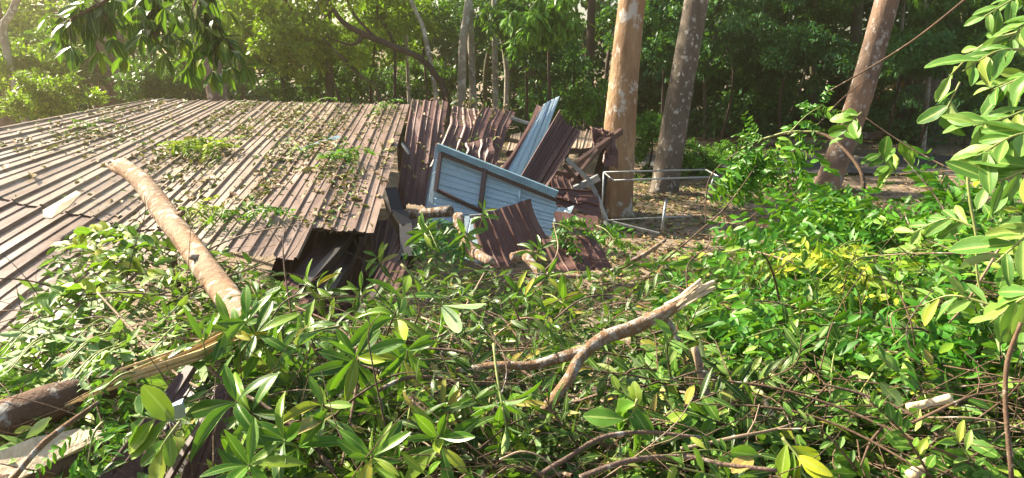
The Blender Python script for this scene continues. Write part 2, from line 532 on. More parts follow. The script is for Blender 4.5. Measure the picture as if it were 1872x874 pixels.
# ------------------------------------------------------------------ the heap of fallen boughs and the terrain under it
HX = np.array([-200, 0, 350, 700, 1050, 1400, 1700, 2100], float)
HY = np.array([330, 380, 430, 480, 530, 600, 700, 874, 1010], float)
HD = np.array([[6.4, 6.2, 6.4, 7.4, 9.0, 7.2, 4.8, 3.7],
               [6.2, 6.0, 5.9, 7.0, 8.2, 6.5, 4.4, 3.4],
               [5.4, 5.3, 5.2, 6.0, 6.6, 5.6, 4.0, 3.1],
               [4.6, 4.5, 4.5, 4.9, 5.2, 4.6, 3.5, 2.8],
               [4.0, 3.9, 3.9, 4.1, 4.2, 3.8, 3.1, 2.6],
               [3.2, 3.2, 3.2, 3.2, 3.2, 3.1, 2.7, 2.35],
               [2.6, 2.55, 2.5, 2.5, 2.45, 2.4, 2.2, 2.0],
               [1.95, 1.95, 1.9, 1.9, 1.85, 1.85, 1.8, 1.7],
               [1.7, 1.65, 1.6, 1.6, 1.6, 1.6, 1.55, 1.5]])
def hdepth(px, py):
    px, py = np.clip(px, HX[0], HX[-1]), np.clip(py, HY[0], HY[-1])
    i = np.clip(np.searchsorted(HX, px) - 1, 0, len(HX) - 2)
    j = np.clip(np.searchsorted(HY, py) - 1, 0, len(HY) - 2)
    fx = (px - HX[i]) / (HX[i + 1] - HX[i]); fy = (py - HY[j]) / (HY[j + 1] - HY[j])
    d = (HD[j, i] * (1 - fx) + HD[j, i + 1] * fx) * (1 - fy) + (HD[j + 1, i] * (1 - fx) + HD[j + 1, i + 1] * fx) * fy
    bump = np.sin(px * .021 + 1.3 * np.sin(py * .017)) * np.sin(py * .026 + px * .006 + 2) + .6 * np.sin(px * .047 - py * .031 + 1)
    return d * (1 + .05 * bump)

TOPX = [-200, 0, 60, 110, 200, 300, 420, 520, 560, 650, 700, 790, 860, 1000, 1100, 1180, 1300, 1340, 1500, 1700, 1780, 1872, 2100]
TOPY = [660, 610, 520, 430, 400, 420, 455, 500, 570, 560, 500, 450, 475, 490, 490, 455, 440, 425, 380, 350, 340, 320, 320]
def heap_top(px):
    return np.interp(px, TOPX, TOPY)
def heap(px, py, off=0.0):
    return at(px, py, float(hdepth(px, py)) + off)

def gz(x, y):
    t = np.clip((y - 3.2) / 4.0, 0, 1)
    t = t * t * (3 - 2 * t)
    s = np.clip((x + 3.5) / 2.5, 0, 1)
    return 1.0 * (1 - t) * (.35 + .65 * s) + .05 * np.sin(x * .9 + 1) * np.sin(y * .7)

gx = np.concatenate([np.linspace(-160, -22, 14), np.linspace(-20, 30, 101), np.linspace(33, 160, 14)])
gy = np.concatenate([np.linspace(-40, -4, 10), np.linspace(-3, 40, 87), np.linspace(43, 170, 14)])
X, Y = np.meshgrid(gx, gy)
Z = gz(X, Y)
a = Acc()
ny, nx = X.shape
I, J = np.meshgrid(np.arange(ny - 1), np.arange(nx - 1), indexing='ij')
a.add(np.stack([X, Y, Z], -1).reshape(-1, 3), np.stack([I * nx + J, I * nx + J + 1, (I + 1) * nx + J + 1, (I + 1) * nx + J], -1).reshape(-1, 4))
g = a.build('ground', M['ground'])
g['kind'] = 'structure'
a = Acc()
rx = np.linspace(4.5, 60, 60)
lo, hi = 19.4 + .02 * rx + .15 * np.sin(rx * 1.3), 23.4 + .02 * rx + .2 * np.sin(rx * .9 + 2)
V = np.stack([np.concatenate([rx, rx]), np.concatenate([lo, hi]), gz(np.concatenate([rx, rx]), np.concatenate([lo, hi])) * 0 + .06], 1)
a.add(V, [[i, i + 1, i + 61, i + 60] for i in range(59)])
r_ = a.build('road', M['road'])
r_['kind'] = 'structure'

# ------------------------------------------------------------------ corrugated roof
R0, R1 = at(748, 193, 12.7), at(683, 418, 6.6)
L0, L1 = at(275, 183, 12.9), at(-330, 292, 6.6)
DR, DL = R1 - R0, L1 - L0
def roof_pt(u, v):
    w = np.clip((.5 - u) / .5, 0, 1) ** 1.6
    P = L0 + (R0 - L0) * np.asarray(u)[..., None] + np.asarray(v)[..., None] * (DR * (1 - w)[..., None] + DL * w[..., None])
    vv = np.asarray(v)
    sag = -.05 * np.sin(vv * 3.1 + u * 4) * np.clip(vv, 0, 1) - .10 * np.exp(-((u - .5) / .12) ** 2 - ((vv - .95) / .25) ** 2)
    sag = sag + .012 * np.sin(u * 21 + vv * 4) + .006 * np.sin(u * 37 - vv * 6) - .05 * np.exp(-((u - .72) / .06) ** 2 - ((vv - .72) / .12) ** 2)
    sag = sag - .14 * np.clip(vv - 1.02, 0, 2) ** 1.3 * np.clip((.55 - u) / .3, 0, 1)
    P = P.copy()
    P[..., 2] += sag
    return P

PROF = [(0, 0), (.05, .028), (.13, .028), (.18, 0), (.50, 0), (.54, .012), (.59, .012), (.63, 0)]
def roof_sheet(u0, u1, npitch, v0, v1, dz, nv=26, end_jag=0.0, extra_rib=True):
    us, hs = [], []
    pw = (u1 - u0) / npitch
    for k in range(npitch):
        for f, h in PROF:
            us.append(u0 + (k + f) * pw); hs.append(h)
    if extra_rib:
        for f, h in PROF[:4]:
            us.append(u1 + f * pw); hs.append(h)
    else:
        us.append(u1); hs.append(0)
    us, hs = np.array(us), np.array(hs)
    vend = v1 + (end_jag * np.sin(us * 90) if end_jag else 0) * np.ones_like(us)
    t = np.linspace(0, 1, nv)
    Vg = v0 + t[:, None] * (vend[None] - v0)
    Ug = np.broadcast_to(us, Vg.shape)
    P = roof_pt(Ug, Vg)
    P[..., 2] += hs[None] + dz
    P[..., 2] += .004 * np.sin(Ug * 70 + Vg * 5)
    a = Acc()
    n, m = Vg.shape
    I, J = np.meshgrid(np.arange(n - 1), np.arange(m - 1), indexing='ij')
    Q = np.stack([I * m + J, (I + 1) * m + J, (I + 1) * m + J + 1, I * m + J + 1], -1).reshape(-1, 4)
    a.add(P.reshape(-1, 3), Q, None, 0, np.stack([Ug * 6, Vg * 6], -1).reshape(-1, 2))
    return a

roof = thing('collapsed_roof', 'large faded brown corrugated metal roof sagging under fallen branches', 'roof', roof_pt(np.array(.5), np.array(.0)) - np.array([0, 0, 2.7]))
roof['kind'] = 'thing'
NP = 22
edges = [0, 4, 7, 10, 13, 16, 19, 22]
vends = [1.0, 1.0, 1.0, 1.02, 1.13, 1.12, 1.0]
for k in range(7):
    o = roof_sheet(edges[k] / NP, edges[k + 1] / NP, edges[k + 1] - edges[k], -.01, vends[k], .004 * (k % 2) + .003 * k / 7, 30, .004, k < 6).build('roof_sheet', M['roof' if k < 5 else 'roof_brown_shaded'], roof, smooth=False)
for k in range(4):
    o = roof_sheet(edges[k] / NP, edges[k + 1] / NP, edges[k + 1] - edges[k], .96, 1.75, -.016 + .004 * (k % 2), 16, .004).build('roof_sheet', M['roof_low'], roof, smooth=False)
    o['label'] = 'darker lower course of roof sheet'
# far slope behind the ridge, ridge flashing, purlins and rafters below the sheets
a = Acc()
for k in range(12):
    p0 = L0 + (R0 - L0) * k / 12; p1 = L0 + (R0 - L0) * (k + 1) / 12
    dn = np.array([.1, 3.4, -.75])
    a.add([p0, p0 + dn, p1 + dn, p1], [[0, 1, 2, 3]], None, 0, [[k, 0], [k, 3], [k + 1, 3], [k + 1, 0]])
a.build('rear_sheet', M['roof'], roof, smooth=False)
for v in (.12, .34, .56, .78, .97):
    a = Acc()
    us = np.linspace(.01, .985, 9)
    P = roof_pt(us, np.full(9, v)); P[:, 2] -= .06
    for i in range(8):
        beam(a, P[i], P[i + 1], .05, .09)
    a.build('purlin', M['steel_dark'], roof, smooth=False)
for u in (.03, .5, .97):
    a = Acc()
    P = roof_pt(np.full(5, u), np.linspace(.02, .98, 5)); P[:, 2] -= .16
    for i in range(4):
        beam(a, P[i], P[i + 1], .06, .12)
    a.build('rafter', M['steel_dark'], roof, smooth=False)
    for v in (.1, .9):
        a = Acc()
        p = roof_pt(np.array(u), np.array(v)); p[2] -= .2
        beam(a, p, [p[0], p[1], float(gz(p[0], p[1])) - .05], .09, .09, (0, 1, 0))
        a.build('post', M['steel_dark'], roof, smooth=False)

# ------------------------------------------------------------------ torn sheets of the wreck
def px_pts(pts):
    return [at(*p) for p in pts]

def bilin(c, S, T):
    tl, tr, br, bl = [np.asarray(p, float) for p in c]
    return (tl * ((1 - S) * (1 - T))[..., None] + tr * (S * (1 - T))[..., None] + br * (S * T)[..., None] + bl * ((1 - S) * T)[..., None])

def sheet_acc(corners, npitch, blue=False, bend=0.0, bpos=.4, crumple=0.0, nv=14, rib=.028, curl=0.0, seed=0):
    """corrugated sheet with ribs running from its top edge (tl,tr) to its bottom edge (br,bl)"""
    rs = np.random.default_rng(seed)
    c = [at(*p) if isinstance(p, tuple) else p for p in corners]   # photo point and depth, or a ready world point
    c = [np.asarray(p, float) for p in c]
    ss, hs = [], []
    for k in range(npitch):
        for f, h in PROF:
            ss.append((k + f) / npitch); hs.append(h / .028 * rib)
    ss.append(1.0); hs.append(0)
    ss, hs = np.array(ss), np.array(hs)
    t = np.linspace(0, 1, nv)
    S, T = np.meshgrid(ss, t)
    nrm = norm(np.cross(c[1] - c[0], c[3] - c[0]) + np.cross(c[2] - c[1], c[2] - c[3]))
    mid = sum(c) / 4
    if nrm @ (CAM - mid) < 0:
        nrm = -nrm
    P = bilin(c, S, T)
    ph = rs.random(6) * 6.28
    off = hs[None] * (1 if not blue else -1) * np.ones_like(S)
    off = off + bend * np.minimum(T / bpos, (1 - T) / (1 - bpos))
    off = off + curl * (S - .5) ** 2 * 4
    if crumple:
        off = off + crumple * (np.sin(T * 9 + S * 4 + ph[0]) + .7 * np.sin(T * 17 - S * 9 + ph[1]) + .5 * np.sin(S * 14 + ph[2] + T * 5)) * np.clip(T * 4, 0, 1)
    for (cs_, ct_) in ((0, 0), (1, 0), (1, 1), (0, 1)):           # corners curl and edges run ragged
        if rs.random() < .6:
            k_ = np.clip(1 - np.hypot((S - cs_) * 1.2, (T - ct_) * 1.6) / .5, 0, 1)
            off = off + rs.normal(0, .07) * k_ ** 1.5
    jag = np.interp(ss, np.linspace(0, 1, 12), rs.normal(0, .018, 12))[None] * (np.clip((T - .8) / .2, 0, 1) - .6 * np.clip((.2 - T) / .2, 0, 1))
    P = P + nrm * off[..., None] + (c[3] - c[0])[None, None] / np.linalg.norm(c[3] - c[0]) * jag[..., None]
    n, m = S.shape
    I, J = np.meshgrid(np.arange(n - 1), np.arange(m - 1), indexing='ij')
    Q = np.stack([I * m + J, (I + 1) * m + J, (I + 1) * m + J + 1, I * m + J + 1], -1).reshape(-1, 4)
    v = P.reshape(-1, 3)
    fn = np.cross(v[Q[:, 1]] - v[Q[:, 0]], v[Q[:, 2]] - v[Q[:, 1]]).sum(0)
    facing = fn @ (CAM - mid) > 0
    if facing == blue:
        Q = Q[:, ::-1]
    Ls = np.linalg.norm(c[1] - c[0]); Lt = np.linalg.norm(c[3] - c[0])
    a = Acc()
    a.add(v, Q, None, 0, np.stack([S * Ls, T * Lt], -1).reshape(-1, 2))
    return a

def torn_sheet(label, corners, npitch, mat='sheet', **k):
    a = sheet_acc(corners, npitch, **k)
    o = a.build('torn_roof_sheet', M[mat], None, smooth=False)
    return tag(o, label, 'metal sheet', 'torn corrugated roof sheets')

torn_sheet('tall buckled brown sheet standing beside the right edge of the big roof', [(753, 182, 11.6), (819, 187, 11.6), (792, 378, 9.2), (722, 374, 9.2)], 3, bend=.16, bpos=.35, crumple=.013, seed=1)
torn_sheet('crumpled brown sheet next to the tall buckled one', [(824, 196, 11.7), (884, 200, 11.7), (880, 325, 9.8), (790, 300, 9.8)], 3, bend=.22, bpos=.45, crumple=.014, seed=2)
torn_sheet('brown sheet with ragged right edge above the blue framed panel', [(882, 194, 11.5), (943, 205, 11.5), (905, 312, 9.9), (845, 300, 9.9)], 3, bend=.12, bpos=.4, crumple=.008, seed=3)
torn_sheet('small folded brown scrap wedged under the ragged sheet', [(850, 262, 9.9), (905, 248, 10.1), (880, 330, 9.4), (838, 318, 9.4)], 2, bend=.1, crumple=.03, seed=4)
torn_sheet('narrow dark brown strip leaning beside the upright pale blue sheet', [(986, 193, 10.3), (1003, 197, 10.2), (938, 330, 9.0), (914, 318, 9.0)], 1, seed=5)
torn_sheet('narrow pale blue sheet leaning upright with a bent tip', [(994, 190, 10.2), (1020, 177, 10.35), (974, 334, 9.1), (922, 324, 8.9)], 2, blue=True, seed=6, rib=.02, crumple=.006)
torn_sheet('broad brown sheet fanned open beside the pale blue strip', [(1017, 211, 10.0), (1061, 243, 9.8), (993, 352, 8.8), (946, 332, 8.9)], 3, seed=7, rib=.04, curl=.06)
torn_sheet('brown sheet lying bent in front of the blue framed panel', [(862, 398, 7.6), (966, 364, 7.8), (1018, 462, 7.4), (893, 492, 7.15)], 4, seed=8, curl=-.04, crumple=.004)
torn_sheet('low brown sheet half buried under leaves', [(990, 440, 7.4), (1085, 430, 7.5), (1118, 484, 7.1), (1024, 506, 6.9)], 3, seed=9, crumple=.01)
torn_sheet('dark brown sheet lying on its side below the bent steel rafter', [(1002, 343, 9.2), (1004, 372, 8.9), (1102, 398, 8.9), (1094, 348, 9.3)], 2, seed=10, crumple=.01)
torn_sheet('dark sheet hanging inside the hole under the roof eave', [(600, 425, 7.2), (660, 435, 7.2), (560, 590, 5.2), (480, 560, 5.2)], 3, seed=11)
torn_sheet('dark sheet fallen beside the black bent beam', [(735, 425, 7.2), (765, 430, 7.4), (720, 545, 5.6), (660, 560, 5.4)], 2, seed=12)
torn_sheet('small brown sheet twisted against the tan tree trunk', [(1078, 232, 13.3), (1118, 240, 13.2), (1125, 262, 13.0), (1086, 272, 12.9)], 2, seed=13, crumple=.05, bend=.1)
torn_sheet('folded dark brown sheet hanging down the tan tree trunk', [(1108, 262, 12.9), (1124, 250, 13.0), (1133, 308, 12.6), (1100, 300, 12.6)], 1, seed=14, crumple=.03)
def sheet_litter(corners, n, seed, label):
    r = np.random.default_rng(seed)
    c = px_pts(corners)
    S, T = r.random(n), r.random(n) ** 1.5
    nrm = norm(np.cross(c[1] - c[0], c[3] - c[0]))
    nrm = nrm if nrm @ (CAM - c[0]) > 0 else -nrm
    P = bilin(c, S, T) + nrm * .07
    a = Acc(); L = r.uniform(.04, .11, n)
    return P, nrm, L
rl = []
for cs_, n_, sd_, bd_ in (([(753, 182, 11.6), (819, 187, 11.6), (792, 378, 9.2), (722, 374, 9.2)], 50, 1, .16), ([(824, 196, 11.7), (884, 200, 11.7), (880, 325, 9.8), (790, 300, 9.8)], 70, 2, .2), ([(882, 194, 11.5), (943, 205, 11.5), (905, 312, 9.9), (845, 300, 9.9)], 45, 3, .12)):
    P, nn_, L = sheet_litter(cs_, n_, sd_, '')
    rl.append((P + nn_ * bd_ * .5, nn_, L))
a = Acc()
for P, nn_, L in rl:
    r = np.random.default_rng(len(P))
    leafset(a, proto(3, 2, ellip, .35, .4, .3), P, r.normal(0, 1, (len(P), 3)), nn_ + r.normal(0, .4, (len(P), 3)), L, L * .5, r.random(len(P)))
tag(a.build('leaf_litter', M['litter'], kind='stuff'), 'dry leaves stuck on the torn standing sheets', 'leaf litter', None, 'stuff')
torn_sheet('crumpled brown sheet squeezed between the fanned sheet and the dark rafters', [(1005, 318, 9.6), (1050, 330, 9.7), (1068, 372, 9.0), (1012, 362, 9.0)], 2, seed=15, crumple=.02)
torn_sheet('bent brown sheet lying behind the fern on the wreck', [(1010, 385, 8.5), (1092, 395, 8.6), (1100, 432, 8.0), (1020, 425, 8.0)], 3, seed=16, crumple=.012)
torn_sheet('dark sheet hanging upright under the corner of the big roof', [(655, 405, 8.6), (760, 400, 8.8), (740, 560, 6.6), (610, 560, 6.6)], 4, seed=17, crumple=.01)  # sheet added so the space below the roof corner stays dark
torn_sheet('dark sheet lying deep under the eave hole', [(520, 420, 8.0), (665, 425, 8.0), (640, 600, 6.2), (470, 590, 6.2)], 5, seed=18, crumple=.008)  # added behind the eave hole to cover sunlit ground with darkness
# far piece of roof that still stands
fr = thing('far_roof_section', 'low brown roof section behind the fanned sheet, leaning towards the tan tree', 'roof', onz(1010, 350))
fr['kind'] = 'thing'
for k in range(4):
    x0, x1 = 925 + k * 45, 925 + (k + 1) * 45
    sheet_acc([(x0 + 10, 243 - k, 15.5), (x1 + 10, 242 - k, 15.5), (x1 + 6, 272 - k, 13.6), (x0 + 2, 274 - k, 13.6)], 3, seed=20 + k, nv=6).build('roof_sheet', M['roof'], fr, smooth=False)
a = Acc()
beam(a, at(925, 281, 13.7), at(1100, 274, 13.7), .06, .12); a.build('purlin', M['steel_dark'], fr, smooth=False)
for x in (975, 1062):
    a = Acc(); p = at(x, 280, 13.8); beam(a, p, [p[0], p[1], 0], .09, .09, (0, 1, 0)); a.build('post', M['steel_dark'], fr, smooth=False)

# the blue panel with its brown frame
pn = thing('framed_wall_panel', 'pale blue corrugated wall panel with brown frame rails lying tilted', 'wall panel', at(885, 395, 8.6))
cB = [(800, 266, 8.8), (1015, 352, 8.5), (1010, 432, 8.1), (790, 405, 8.3)]
P4 = px_pts(cB)
a = sheet_acc([P4[0], P4[3], P4[2], P4[1]], 6, blue=True, nv=10, rib=.015, seed=30)
a.build('sheet', M['sheet'], pn, smooth=False)
fo = norm(CAM - sum(P4) / 4) * .05
def rail(x0, y0, d0, x1, y1, d1, w=.045, h=.05, mat='steel_brown', name='frame_rail', off=1.0):
    a = Acc(); beam(a, at(x0, y0, d0) + fo * off, at(x1, y1, d1) + fo * off, h, w); return a.build(name, M[mat], pn, smooth=False)
rail(800, 268, 8.75, 1018, 354, 8.45, .08, .07, 'blue_trim', 'top_trim', 1.6)
rail(806, 281, 8.7, 1016, 366, 8.4)
rail(800, 348, 8.5, 905, 398, 8.35)
rail(806, 281, 8.7, 797, 350, 8.45, .05, .05, name='frame_stile')
rail(887, 307, 8.6, 878, 382, 8.4, .05, .06, name='frame_stile')
rail(951, 345, 8.5, 944, 400, 8.35, .03, .03, 'blue_trim', name='frame_stile')
torn_sheet('pale blue sheet strip standing at the left end of the framed panel', [(797, 268, 8.95), (812, 275, 8.9), (800, 402, 8.4), (776, 385, 8.5)], 1, blue=True, seed=31, rib=.012)
torn_sheet('pale blue sheet end sticking out below the framed panel', [(900, 400, 7.9), (850, 395, 7.95), (835, 470, 7.5), (880, 480, 7.4)], 2, blue=True, seed=32, rib=.015)
torn_sheet('dull pale blue sheet under the right end of the framed panel', [(990, 362, 8.75), (1045, 390, 8.6), (1025, 418, 8.2), (980, 395, 8.3)], 2, blue=True, seed=33, rib=.015, crumple=.01)
torn_sheet('thin brown strip standing between the tall sheet and the blue panel', [(800, 300, 9.0), (808, 302, 9.0), (795, 398, 8.6), (783, 392, 8.6)], 1, seed=34, rib=.012)

# bent steel members
def steel(label, pts, w, mat='steel_brown', name='bent_steel_rafter', cat='steel bar', group=None):
    a = Acc()
    P = px_pts(pts)
    for i in range(len(P) - 1):
        beam(a, P[i], P[i + 1], w, w * 1.25, rnd=.1)
    return tag(a.build(name, M[mat], None, smooth=False), label, cat, group)
steel('bent grey steel rafter beside the fanned brown sheet', [(1036, 290, 9.3), (1078, 330, 9.25), (1092, 360, 9.2), (1108, 402, 9.1)], .045, 'galv')
steel('thin purple brown steel strut crossing behind the bent grey rafter', [(1030, 300, 9.5), (1060, 335, 9.5), (1072, 348, 9.5)], .05)
steel('long brown rafter pointing at the tan trunk', [(1020, 330, 10.4), (1060, 296, 12.0), (1135, 240, 13.4)], .10)
steel('brown rafter lying across under the far roof section', [(1000, 318, 10.2), (1050, 325, 10.3), (1080, 330, 10.0)], .13)
steel('slanting brown strut below the far roof section', [(1036, 345, 9.8), (1058, 318, 10.2), (1092, 275, 12.2)], .06)
steel('pale grey steel channel propped among the wreck', [(1050, 346, 9.45), (1095, 324, 9.5)], .08, 'galv')
steel('pale bent steel bar between the ragged sheet and blue strip', [(934, 215, 11.0), (960, 224, 10.9), (985, 230, 10.8)], .04, 'galv')
steel('second thin steel bar below the pale bent one', [(930, 256, 10.8), (965, 262, 10.5)], .05)
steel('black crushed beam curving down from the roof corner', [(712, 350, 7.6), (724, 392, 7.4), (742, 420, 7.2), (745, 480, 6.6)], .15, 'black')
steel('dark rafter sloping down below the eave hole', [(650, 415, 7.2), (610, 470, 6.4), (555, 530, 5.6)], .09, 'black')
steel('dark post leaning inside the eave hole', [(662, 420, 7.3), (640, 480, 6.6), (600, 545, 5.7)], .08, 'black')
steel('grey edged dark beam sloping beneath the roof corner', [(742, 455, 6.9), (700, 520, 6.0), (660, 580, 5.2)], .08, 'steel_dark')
steel('thin steel rod crossing behind the roof edge', [(735, 262, 9.8), (748, 282, 9.7)], .03, 'galv')
steel('flat blue grey bar poking out below the framed panel', [(858, 396, 7.85), (905, 392, 7.9)], .035, 'galv')

# galvanised pipe frame
fr = thing('pipe_frame', 'welded galvanised pipe frame standing beside the tan tree', 'pipe frame', onz(1200, 400))
def pipe(a_, b_, r=.017, name='pipe'):
    a = Acc(); tube(a, [a_, (np.asarray(a_) + b_) / 2, b_], [r, r, r], 8); return a.build(name, M['galv'], fr)
A, B, C_, D = at(1104, 315, 12.7), at(1290, 310, 13.0), at(1314, 323, 12.0), at(1122, 330, 11.8)
for p, q in ((A, B), (B, C_), (C_, D), (D, A)):
    pipe(p, q)
A0, C0 = at(1100, 403, 12.7), at(1288, 372, 12.4)
pipe(A, A0); pipe(at(1306, 322, 12.2), C0)
pipe(A0, at(1265, 395, 12.6)); pipe(at(1218, 364, 12.3), at(1210, 420, 12.0), .03, 'upright')
a = Acc(); beam(a, at(1120, 406, 12.0), at(1205, 427, 11.6), .06, .04)
tag(a.build('steel_offcut', M['galv'], None, smooth=False), 'pale steel offcut on the ground below the pipe frame', 'steel bar')
a = Acc(); beam(a, at(1105, 405, 11.6), at(1135, 435, 11.2), .05, .05)
tag(a.build('steel_offcut', M['galv'], None, smooth=False), 'blue grey steel offcut slanting beside the fern on the wreck', 'steel bar')

# ------------------------------------------------------------------ logs and branches
def log(name, label, pts, rr, mat, cat='branch', seg=12, wob=.06, parts=None, k=5, group=None, rootpt=None):
    """pts are (px, py, depth), rr in photo pixels at that depth"""
    P = px_pts(pts)
    R = [r * p[2] / F for r, p in zip(rr, pts)]
    t = thing(name, label, cat, P[0], group)
    p, r = smooth_line(P, R, k)
    a = Acc(); tube(a, p, r, seg, wob)
    a.build('bark_body' if seg > 8 else 'stem', M[mat], t)
    return t, P, R

def splinters(parent, base, axis, r, n, L, mat='wood_raw'):
    a = Acc()
    axis = norm(axis)
    x = norm(np.cross(axis, (.3, .2, 1))); y = np.cross(axis, x)
    for i in range(n):
        an = random.random() * 6.28; rr = r * math.sqrt(random.random()) * .9
        b = base + (x * math.cos(an) + y * math.sin(an)) * rr - axis * .03
        e = b + axis * L * random.uniform(.3, 1) + (x * random.gauss(0, 1) + y * random.gauss(0, 1)) * L * .06
        w = r * random.uniform(.12, .3)
        tube(a, [b, (b + e) / 2 + x * random.gauss(0, .01), e], [w, w * .8, w * .12], 4, .1)
    return a.build('splinters', M[mat], parent, smooth=False, kind='stuff')

t, P, R = log('fallen_log', 'smooth tan fallen trunk lying down the roof with a snapped end', [(222, 303, 6.9), (262, 335, 6.4), (300, 388, 5.65), (345, 448, 4.7), (398, 520, 3.7), (435, 568, 3.2), (460, 600, 2.95)], [15, 18, 20, 22, 24, 25, 25], 'log_tan', 'log', 22, .06, k=9)
splinters(t, P[0], P[0] - P[1], R[0] * .9, 14, .25, 'wood_pale')
a = Acc(); q, r = smooth_line(px_pts([(238, 318, 6.65), (212, 312, 6.8), (194, 300, 6.95)]), [.05, .035, .012]); tube(a, q, r, 7, .1)
a.build('broken_stub', M['log_tan'], t)
for (x_, y_, d_, ex, ey, ed) in ((318, 402, 5.35, 336, 388, 5.3), (372, 478, 4.2, 350, 470, 4.05)):
    a = Acc(); q, r = smooth_line(px_pts([(x_, y_, d_), ((x_ + ex) / 2, (y_ + ey) / 2 - 2, (d_ + ed) / 2), (ex, ey, ed)]), [.04, .03, .02]); tube(a, q, r, 8, .12)
    a.build('broken_stub', M['log_tan'], t)
t, P, R = log('fallen_log', 'thick lichen spotted trunk entering at the bottom left corner', [(-140, 820, 2.25), (0, 770, 2.35), (90, 738, 2.45), (170, 712, 2.6), (235, 690, 2.75)], [44, 42, 40, 34, 26], 'log_lichen', 'log', 20, .05)
a = Acc()
for i in range(17):                        # the long yellow splinter torn out of the trunk
    o = random.gauss(0, 1)
    s = random.random()
    tube(a, px_pts([(118 + s * 70, 742 - s * 30 + o * 3, 2.35 + .05 * random.random()), (230 + o * 4, 692 + o * 6, 2.45), (330 + s * 40, 650 + o * 9, 2.55), (400 + s * 45, 615 + o * 10, 2.7)]),
         np.array([1.2, 6, 8, 5 + 4 * random.random()]) * .42 * 2.45 / F * random.uniform(.6, 1.5), 5, .15)
a.build('splinters', M['wood_raw'], t, smooth=False, kind='stuff')
def plank(label, pts, depth_thick, mat, name='split_plank', cat='plank'):
    """a split slab of wood following an outline of (px, py, depth) points"""
    top = np.array(px_pts(pts))
    n = len(top)
    nrm = norm(np.cross(top[1] - top[0], top[-1] - top[0]))
    if nrm @ (CAM - top[0]) < 0:
        nrm = -nrm
    V = np.vstack([top, top - nrm * depth_thick, top.mean(0) + nrm * .01])
    tr = [[2 * n, i, (i + 1) % n] for i in range(n)]
    q = [[i, i + n, (i + 1) % n + n, (i + 1) % n] for i in range(n)]
    a = Acc(); a.add(V, q, tr)
    return tag(a.build(name, M[mat], None, smooth=False), label, cat)
plank('pale freshly split slab of wood below the lichen trunk', [(-60, 850, 2.0), (60, 800, 2.1), (150, 782, 2.2), (205, 790, 2.2), (120, 832, 2.08), (40, 872, 1.98), (-60, 900, 1.92)], .05, 'wood_pale')
log('fallen_log', 'lower lichen trunk under the pale split slab', [(-40, 905, 1.95), (70, 868, 2.05), (150, 836, 2.15), (215, 800, 2.3)], [34, 34, 30, 22], 'log_lichen', 'log', 16, .06)
log('thin_branch', 'grey lichen stick crossing in front of the pale split slab', [(20, 880, 1.85), (75, 815, 1.95), (125, 775, 2.05), (180, 735, 2.15)], [7, 6.5, 6, 4], 'branch_lichen', 'branch', 8, .1)
plank('flat pale strip of bark lying on the left part of the roof', [(78, 384, 6.35), (100, 372, 6.5), (140, 348, 6.85), (148, 354, 6.8), (125, 378, 6.5), (95, 398, 6.2), (80, 397, 6.2)], .015, 'wood_pale', 'bark_strip', 'bark')
plank('flat grey metal strip lying across the roof ribs', [(546, 271, 9.55), (618, 247, 10.2), (626, 251, 10.15), (560, 276, 9.5)], .012, 'roof', 'metal_strip', 'metal strip')

# the broken forked branch in the middle
t, P, R = log('broken_branch', 'forked lichen branch with a pale snapped end pointing up right', [(985, 762, 2.2), (1035, 700, 2.3), (1060, 655, 2.4), (1100, 620, 2.45), (1160, 598, 2.5), (1215, 570, 2.55), (1236, 558, 2.57)], [11, 12, 12, 13.5, 14, 13, 13], 'branch_lichen', 'branch', 16, .07)
a = Acc()
for k in range(5):
    o = np.random.normal(0, .3, 2) * R[-1]
    e = at(1296 + random.uniform(-22, 12), 510 + random.uniform(-4, 16), 2.6)
    b0 = P[-1] + np.array([o[0], 0, o[1]]) - norm(e - P[-1]) * .03
    tube(a, [b0, b0 * .45 + e * .55, e], np.array([.95, .7, .35]) * R[-1] * random.uniform(.5, .85), 6, .14)
a.build('split_wood', M['wood_pale'], t, smooth=False)
splinters(t, P[-1], at(1300, 505, 2.6) - P[-1], R[-1] * 1.0, 26, .20, 'wood_pale')
a = Acc(); q, r = smooth_line(px_pts([(1075, 640, 2.43), (1020, 655, 2.42), (970, 668, 2.42), (900, 668, 2.42), (835, 678, 2.45)]), np.array([11, 10, 9, 7, 5]) * 2.6 / F); tube(a, q, r, 12, .07)
a.build('side_limb', M['branch_lichen'], t)
a = Acc(); q, r = smooth_line(px_pts([(1210, 575, 2.7), (1235, 610, 2.72), (1258, 680, 2.68)]), np.array([8, 6, 4]) * 2.6 / F); tube(a, q, r, 8, .07)
a.build('side_twig', M['branch_lichen'], t)
log('broken_limb', 'short broken limb stub lying below the framed blue panel', [(730, 392, 7.5), (780, 390, 7.4), (826, 386, 7.3)], [9, 10, 11], 'branch_lichen', 'branch', 12, .08)
log('broken_limb', 'curved pale limb dropping below the framed blue panel', [(838, 395, 7.2), (842, 425, 6.9), (862, 458, 6.5), (900, 480, 6.0)], [10, 11, 11, 8], 'branch_lichen', 'branch', 12, .08)
log('broken_limb', 'upright pale limb standing in the middle tangle', [(962, 470, 5.6), (985, 500, 5.3), (988, 540, 5.0), (985, 580, 4.6)], [9, 8, 7, 6], 'branch_lichen', 'branch', 12, .1)
log('broken_limb', 'rounded broken limb end beside the brown bent sheet', [(935, 470, 5.9), (965, 466, 6.0), (1000, 470, 6.1)], [8, 10, 8], 'branch_lichen', 'branch', 10, .1)
log('broken_limb', 'pale limb lying along the right of the buried sheet', [(1000, 500, 5.6), (1090, 505, 5.5), (1170, 470, 5.8), (1215, 440, 6.4)], [4, 5, 5, 3.5], 'branch_lichen', 'branch', 10, .1)
